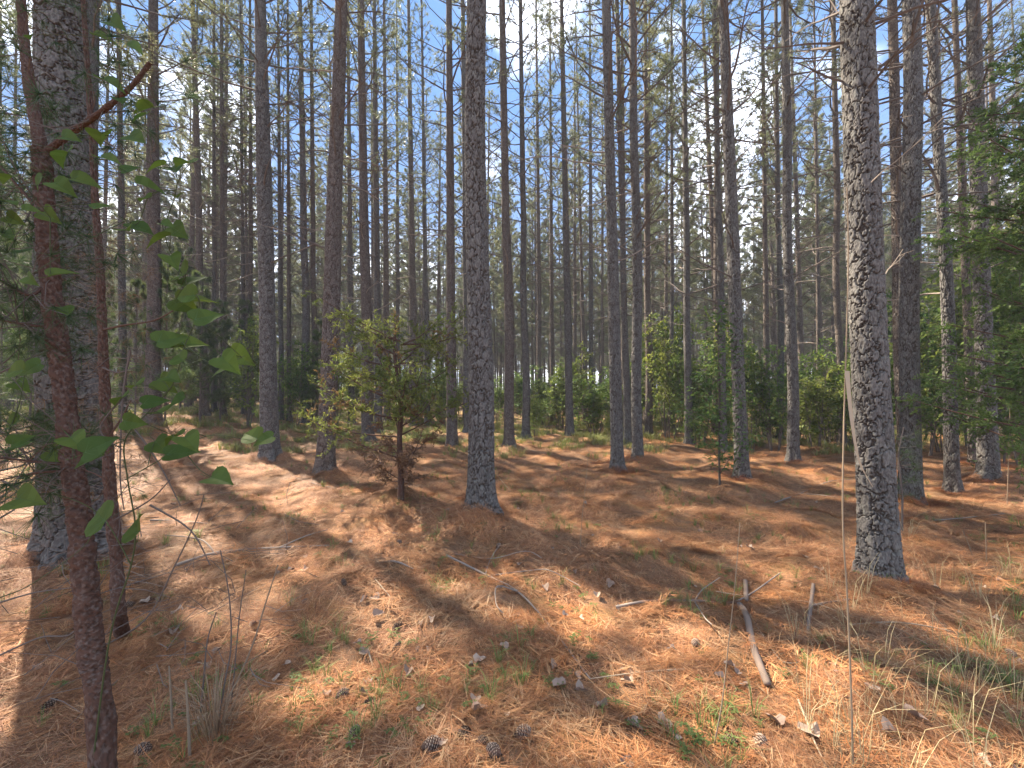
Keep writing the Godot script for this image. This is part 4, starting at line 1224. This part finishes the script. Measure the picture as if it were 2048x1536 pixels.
	# standing stalks and stems
	for s in STALKS:
		var b := v3(s[3][0])
		var o := thing(s[0], b, s[2], "stalk" if s[0] == "dry_stalk" else "weed")
		var pts := []
		for p in s[3]: pts.append(v3(p) - b)
		var g := Geo.new()
		tube(g, smooth_line(pts, 6), s[1], s[1] * 0.55, 7, Color.WHITE, true, 0.2)
		part("stem", g.into(ArrayMesh.new(), M.grey_stalk if s[0] == "dry_stalk" else M.limb), o)
		if s[2].begins_with("tall pale"):
			var l := Geo.new()
			var q: Vector3 = pts[4]
			for seg in [[q + Vector3(0.01, 0.25, 0.01), q + Vector3(0.02, 0.02, 0.02), q + Vector3(0.05, -0.16, 0.02), q + Vector3(0.11, -0.28, 0.02)]]:
				var ln := smooth_line(seg, 5)
				for j in ln.size() - 1:
					var wd := Vector3(0.008, 0, 0.004) * (1.0 - float(j) / ln.size())
					l.tri(ln[j] - wd, ln[j] + wd, ln[j + 1] + wd, Color(0.42, 0.34, 0.24))
					l.tri(ln[j] - wd, ln[j + 1] + wd, ln[j + 1] - wd, Color(0.42, 0.34, 0.24))
			part("leaf_sheath", l.into(ArrayMesh.new(), M.litter), o)

# ---------------------------------------------------------------- litter
func straw_patch(seed_n: int, n: int, span: float, lift: float) -> ArrayMesh:
	rng.seed = seed_n
	var g := Geo.new()
	var pal := [Color(0.37, 0.165, 0.072), Color(0.44, 0.22, 0.10), Color(0.26, 0.11, 0.05), Color(0.48, 0.29, 0.155), Color(0.19, 0.083, 0.043), Color(0.32, 0.165, 0.09)]
	for k in n:
		var p := Vector3(R(-1, 1) * span, R(0.0, lift), R(-1, 1) * span)
		var a := R(0, TAU)
		var l := R(0.09, 0.19)
		var tilt := rng.randfn() * 0.12
		var col: Color = pal[rng.randi() % 6]
		col = col * R(0.85, 1.15)
		col.a = 1.0
		for j in int(R(1.5, 3.5)):
			var b := a + R(-0.25, 0.25)
			var d := Vector3(cos(b), tilt, sin(b)).normalized()
			var s := Vector3(-d.z, 0, d.x) * 0.0011
			var bow := Vector3(-d.z, R(0, 0.5), d.x) * R(-0.012, 0.012)
			var mid := p + d * l * 0.5 + bow
			var e := p + d * l
			g.tri(p - s, p + s, mid + s, col)
			g.tri(p - s, mid + s, mid - s, col)
			g.tri(mid - s, mid + s, e, col)
	return g.into(ArrayMesh.new(), M.straw)

func cone_mesh(seed_n: int) -> ArrayMesh:
	rng.seed = seed_n
	var g := Geo.new()
	var n := 110
	for k in n:
		var f := (k + 0.5) / n
		var x := (f - 0.5) * 0.088
		var r := 0.031 * pow(sin(PI * clampf(f * 0.9 + 0.1, 0, 1)), 0.65)
		var a := k * 2.39996
		var o := Vector3(0, cos(a), sin(a))
		var fw := Vector3(1, 0, 0)
		var s := fw.cross(o)
		var p0 := Vector3(x - 0.010, 0, 0) + o * r * 0.35
		var tip := Vector3(x + 0.006, 0, 0) + o * r * R(0.95, 1.08)
		var wd := 0.0075 * (0.5 + r / 0.031 * 0.6)
		var dark := Color(0.075, 0.045, 0.032) * R(0.8, 1.2)
		var pale := Color(0.30, 0.22, 0.165) * R(0.7, 1.2)
		dark.a = 1.0
		pale.a = 1.0
		var th := fw * 0.0045
		g.tri(p0 - s * wd * 0.5, tip - s * wd, tip + s * wd, dark)
		g.tri(p0 - s * wd * 0.5, tip + s * wd, p0 + s * wd * 0.5, dark)
		g.tri(tip - s * wd, tip + s * wd, tip + th + o * 0.003, pale)
		g.tri(p0 - s * wd * 0.5, tip - s * wd, tip + th + o * 0.003, dark)
		g.tri(p0 + s * wd * 0.5, tip + s * wd, tip + th + o * 0.003, dark)
	return g.into(ArrayMesh.new(), M.litter)

func dry_leaf(seed_n: int) -> ArrayMesh:
	rng.seed = seed_n
	var g := Geo.new()
	var col := Color(0.25, 0.17, 0.125).lerp(Color(0.37, 0.28, 0.21), rng.randf())
	var n := 12
	var ring := []
	var roll := R(0.3, 1.2)
	for k in n:
		var a := TAU * k / n
		var r := 0.036 * (1.0 + 0.25 * sin(a * 3 + seed_n) + R(-0.15, 0.15))
		var p := Vector3(cos(a) * r * 1.35, 0, sin(a) * r)
		p.y = roll * p.z * p.z / 0.04 + R(-0.004, 0.006) + 0.004
		ring.append(p)
	for k in n:
		var c := col * R(0.9, 1.1)
		c.a = 1.0
		var m0: Vector3 = ring[k] * Vector3(0.55, 0.3, 0.3)
		var m1: Vector3 = ring[(k + 1) % n] * Vector3(0.55, 0.3, 0.3)
		g.tri(Vector3(0, 0.003, 0), m0, m1, c)
		g.tri(m0, ring[k], ring[(k + 1) % n], c)
		g.tri(m0, ring[(k + 1) % n], m1, c)
	return g.into(ArrayMesh.new(), M.litter)

func blades(seed_n: int, n: int, tall: float, wide: float, c1: Color, c2: Color, spread: float) -> ArrayMesh:
	rng.seed = seed_n
	var g := Geo.new()
	for k in n:
		var a := R(0, TAU)
		var o := Vector3(cos(a), 0, sin(a))
		var l := tall * R(0.5, 1.15)
		var p := o * R(0, spread)
		var s := Vector3(-o.z, 0, o.x) * wide
		var m := p + o * l * R(0.1, 0.3) + Vector3(0, l * 0.6, 0)
		var e := p + o * l * R(0.35, 0.9) + Vector3(0, l * R(0.6, 1.0), 0)
		var c := c1.lerp(c2, rng.randf())
		c.a = 1.0
		g.tri(p - s, p + s, m + s * 0.8, c)
		g.tri(p - s, m + s * 0.8, m - s * 0.8, c)
		g.tri(m - s * 0.8, m + s * 0.8, e, c)
	return g.into(ArrayMesh.new(), M.grass)

func sprig(seed_n: int) -> ArrayMesh:
	rng.seed = seed_n
	var g := Geo.new()
	for k in 9:
		var a := R(0, TAU)
		var q := Vector3(cos(a) * R(0.005, 0.045), R(0.015, 0.055), sin(a) * R(0.005, 0.045))
		for j in 3:
			var b := a + j * TAU / 3
			leaf_blade(g, q, Vector3(cos(b), R(-0.1, 0.3), sin(b)).normalized(), Vector3.UP, R(0.012, 0.024), 0.007, Color(0.10, 0.16, 0.05).lerp(Color(0.18, 0.22, 0.075), rng.randf()))
		g.tri(Vector3(-0.001, -0.01, 0), Vector3(0.001, -0.01, 0), q, Color(0.1, 0.14, 0.05))
	return g.into(ArrayMesh.new(), M.leaf)

func make_litter() -> void:
	mat("grass", Color.WHITE, 0.6, true, Color(0.4, 0.4, 0.3))
	# fallen branches, sticks
	for s in STICKS:
		var a: Array = s[3][0][0]
		var b := Vector3(a[0], surface_y(a[0], a[1]), -a[1])
		var o := thing(s[0], b, s[2], {"fallen_branch": "branch", "fallen_stick": "stick", "fallen_log": "broken limb", "fallen_twig": "twig", "dry_stalk": "stalk"}[s[0]])
		for k in s[3].size():
			var pts := []
			var lift: float = s[1] * 0.5 + 0.022
			for j in s[3][k].size():
				var p: Array = s[3][k][j]
				pts.append(Vector3(p[0], surface_y(p[0], p[1]) + lift + (0.03 * j if k > 0 and s[0] == "fallen_branch" else 0.0), -p[1]) - b)
			var g := Geo.new()
			var r: float = s[1] * (0.95 if k == 0 else 0.55)
			tube(g, smooth_line(pts, 6), r, r * (0.85 if s[0] == "fallen_log" else 0.45), 9 if r > 0.01 else 6, Color.WHITE, true, 0.3)
			part("stem" if k == 0 else "side_twig", g.into(ArrayMesh.new(), M.old_wood if s[0] == "fallen_log" else (M.stalk if s[1] < 0.0075 else M.dead_wood)), o)
	# pine cones
	var cm := []
	for k in 4: cm.append(cone_mesh(20 + k))
	rng.seed = 23
	for k in CONES.size():
		var c: Array = CONES[k]
		var t := ground_basis(c[0], c[1], R(0, TAU)) * Basis(Vector3(1, 0, 0), R(0, TAU)) * Basis(Vector3(0, 0, 1), R(-0.3, 0.5))
		var o := part("pine_cone", cm[k % 4], self, Transform3D(t.scaled(Vector3.ONE * R(0.65, 1.0)), Vector3(c[0], surface_y(c[0], c[1]) + 0.02, -c[1])))
		meta(o, c[2], "pine cone", "pine cones on the straw")
	# dry leaves
	var lm := []
	for k in 5: lm.append(dry_leaf(40 + k))
	for k in LEAVES.size():
		var c: Array = LEAVES[k]
		var o := part("dry_leaf", lm[k % 5], self, Transform3D((ground_basis(c[0], c[1], R(0, TAU)) * Basis(Vector3(1, 0, 0), R(-0.4, 0.4))).scaled(Vector3.ONE * R(0.5, 0.9)), Vector3(c[0], surface_y(c[0], c[1]) + 0.022, -c[1])))
		meta(o, "small curled pale dry leaf lying on the pine straw", "dry leaf", "dry leaves on the straw")
	for k in 70:
		var dd := 1.4 + 5.0 * pow(rng.randf(), 1.2)
		var xx := R(-1.3, 1.3) * dd
		var o := part("dry_leaf", lm[k % 5], self, Transform3D((ground_basis(xx, dd, R(0, TAU)) * Basis(Vector3(1, 0, 0), R(-0.5, 0.5))).scaled(Vector3.ONE * R(0.35, 0.8)), Vector3(xx, surface_y(xx, dd) + 0.022, -dd)))
		meta(o, "small curled pale dry leaf lying on the pine straw", "dry leaf", "dry leaves on the straw")
	# straw of single needles
	var where := [[], [], [], []]
	var tint := [[], [], [], []]
	rng.seed = 25
	var d := 0.9
	while d < 15.0:
		var step := 0.38 if d < 5 else (0.44 if d < 9 else 0.55)
		var x := -d * 1.36 - 0.4
		while x < d * 1.36 + 0.4:
			var xx := x + R(-0.08, 0.08)
			var dd := d + R(-0.08, 0.08)
			var kk := rng.randi() % 4
			where[kk].append(Transform3D(ground_basis(xx, dd, R(0, TAU)).scaled(Vector3.ONE * R(0.9, 1.15)), Vector3(xx, surface_y(xx, dd) + 0.004, -dd)))
			var p := patch.get_noise_2d(xx, dd)
			var q := patch.get_noise_2d(xx * 3.1 + 50, dd * 3.1)
			tint[kk].append(Color(1, 1, 1).lerp(Color(0.78, 0.84, 0.88), ss(-0.1, 0.45, p)).lerp(Color(1.12, 1.0, 0.85), ss(0.0, 0.4, q)) * R(0.9, 1.1))
			x += step
		d += step
	for p in PINES:
		if p[1] > 11.0: continue
		for k in 16:
			var a := TAU * k / 16.0 + R(-0.2, 0.2)
			var q: float = p[2] * 1.35 + R(0.03, 0.2)
			var xx: float = p[0] + cos(a) * q
			var dd: float = p[1] + sin(a) * q
			var b := ground_basis(xx, dd, R(0, TAU))
			b = Basis(Vector3(sin(a), 0, cos(a)).normalized(), R(-0.15, 0.3)) * b
			where[k % 4].append(Transform3D(b.scaled(Vector3(0.5, R(0.8, 1.5), 0.5)), Vector3(xx, surface_y(xx, dd) + 0.015, -dd)))
			tint[k % 4].append(Color(0.95, 0.9, 0.88) * R(0.9, 1.1))
	for k in 380:
		var dd := 1.2 + 8.0 * pow(rng.randf(), 1.2)
		var xx := R(-1.36, 1.36) * dd
		where[k % 4].append(Transform3D(ground_basis(xx, dd, R(0, TAU)).scaled(Vector3(R(0.35, 0.8), R(0.9, 1.7), R(0.35, 0.8))), Vector3(xx, surface_y(xx, dd) + 0.008, -dd)))
		tint[k % 4].append(Color(1, 0.95, 0.9) * R(0.75, 1.15))
	var straw := Node3D.new()
	straw.name = "pine_straw"
	add_child(straw)
	meta(straw, "orange brown fallen pine needles carpeting the ground", "pine straw", "", "stuff")
	for k in 4: meta(mm("needles", straw_patch(60 + k, 430, 0.25, 0.018), where[k], tint[k], straw), "", "", "", "stuff")
	# green sprigs and grass
	var sp := []
	var gr := []
	var ye := []
	rng.seed = 27
	for k in 5200:
		var dd := 1.1 + 8.5 * pow(rng.randf(), 1.3)
		var xx := R(-1.35, 1.35) * dd
		var v := patch.get_noise_2d(xx * 2.0 - 20, dd * 2.0)
		if v > 0.1 and rng.randf() < 0.32: sp.append(Transform3D(Basis(Vector3.UP, R(0, TAU)).scaled(Vector3.ONE * R(0.5, 1.0)), Vector3(xx, surface_y(xx, dd) + 0.008, -dd)))
		elif v > 0.34 or rng.randf() < 0.02: gr.append(Transform3D(Basis(Vector3.UP, R(0, TAU)).scaled(Vector3.ONE * R(0.5, 1.2)), Vector3(xx, surface_y(xx, dd), -dd)))
	for k in 9000:
		var dd := R(10.5, 24.0)
		var xx := R(-1.36, 1.36) * dd
		if patch.get_noise_2d(xx * 1.3 + 9, dd * 1.3 - 40) + 0.25 * ss(11, 15, dd) > 0.12: ye.append(Transform3D(Basis(Vector3.UP, R(0, TAU)).scaled(Vector3.ONE * R(0.7, 1.5)), Vector3(xx, surface_y(xx, dd), -dd)))
	meta(mm("ground_cover", sprig(5), sp, []), "tiny green leafy sprigs scattered through the straw", "ground cover", "", "stuff")
	meta(mm("grass_tufts", blades(6, 14, 0.13, 0.0018, Color(0.1, 0.17, 0.045), Color(0.2, 0.25, 0.08), 0.02), gr, []), "thin green grass blades growing through the straw", "grass", "", "stuff")
	meta(mm("woodland_grass", blades(7, 26, 0.2, 0.004, Color(0.16, 0.2, 0.06), Color(0.33, 0.3, 0.11), 0.12), ye, []), "yellow green grass between the farther trees", "grass", "", "stuff")
	var dg := []
	for k in 90:
		var dd := R(1.6, 3.6)
		var xx := dd * R(0.7, 1.35)
		dg.append(Transform3D(Basis(Vector3.UP, R(0, TAU)).scaled(Vector3.ONE * R(0.5, 1.3)), Vector3(xx, surface_y(xx, dd), -dd)))
	meta(mm("dry_grass", blades(12, 9, 0.3, 0.0014, Color(0.36, 0.28, 0.15), Color(0.5, 0.42, 0.25), 0.04), dg, []), "pale dry grass blades lying over the straw at the lower right", "dry grass", "", "stuff")
	# dead grass clump, seedling, plume
	var o := thing("dead_grass_clump", DEADGRASS, "clump of dead brown grass at the bottom left", "grass")
	part("blades", blades(8, 120, 0.34, 0.0022, Color(0.20, 0.12, 0.075), Color(0.38, 0.28, 0.18), 0.09), o)
	o = thing("grass_plume", PLUME, "arching pale seed plume beside the big plated pine", "grass")
	part("blades", blades(9, 12, 0.42, 0.0022, Color(0.42, 0.34, 0.2), Color(0.5, 0.42, 0.28), 0.03), o)
	rng.seed = 29
	o = thing("pine_seedling", SEEDLING + Vector3(-0.05, 0, 0), "small green pine seedling right of the big plated pine", "seedling")
	var wd := Geo.new()
	var nd := Geo.new()
	tube(wd, [Vector3(0, -0.05, 0), Vector3(0.02, 0.5, 0), Vector3(-0.02, 1.0, 0), Vector3(0.05, 1.3, 0)], 0.012, 0.005, 6)
	for k in 26:
		var y := R(0.45, 1.25)
		var q := rand_dir() * Vector3(1, 0.5, 1)
		var p := Vector3(0, y, 0) + q * R(0.05, 0.22)
		tube(wd, [Vector3(0, y - 0.05, 0), p], 0.004, 0.002, 3)
		tuft(nd, p, (q + Vector3(0, 0.5, 0)).normalized(), 34, 0.15, 0.0012, Color(0.08, 0.12, 0.05))
	part("stem", wd.into(ArrayMesh.new(), M.limb), o)
	part("needles", nd.into(ArrayMesh.new(), M.needle), o)
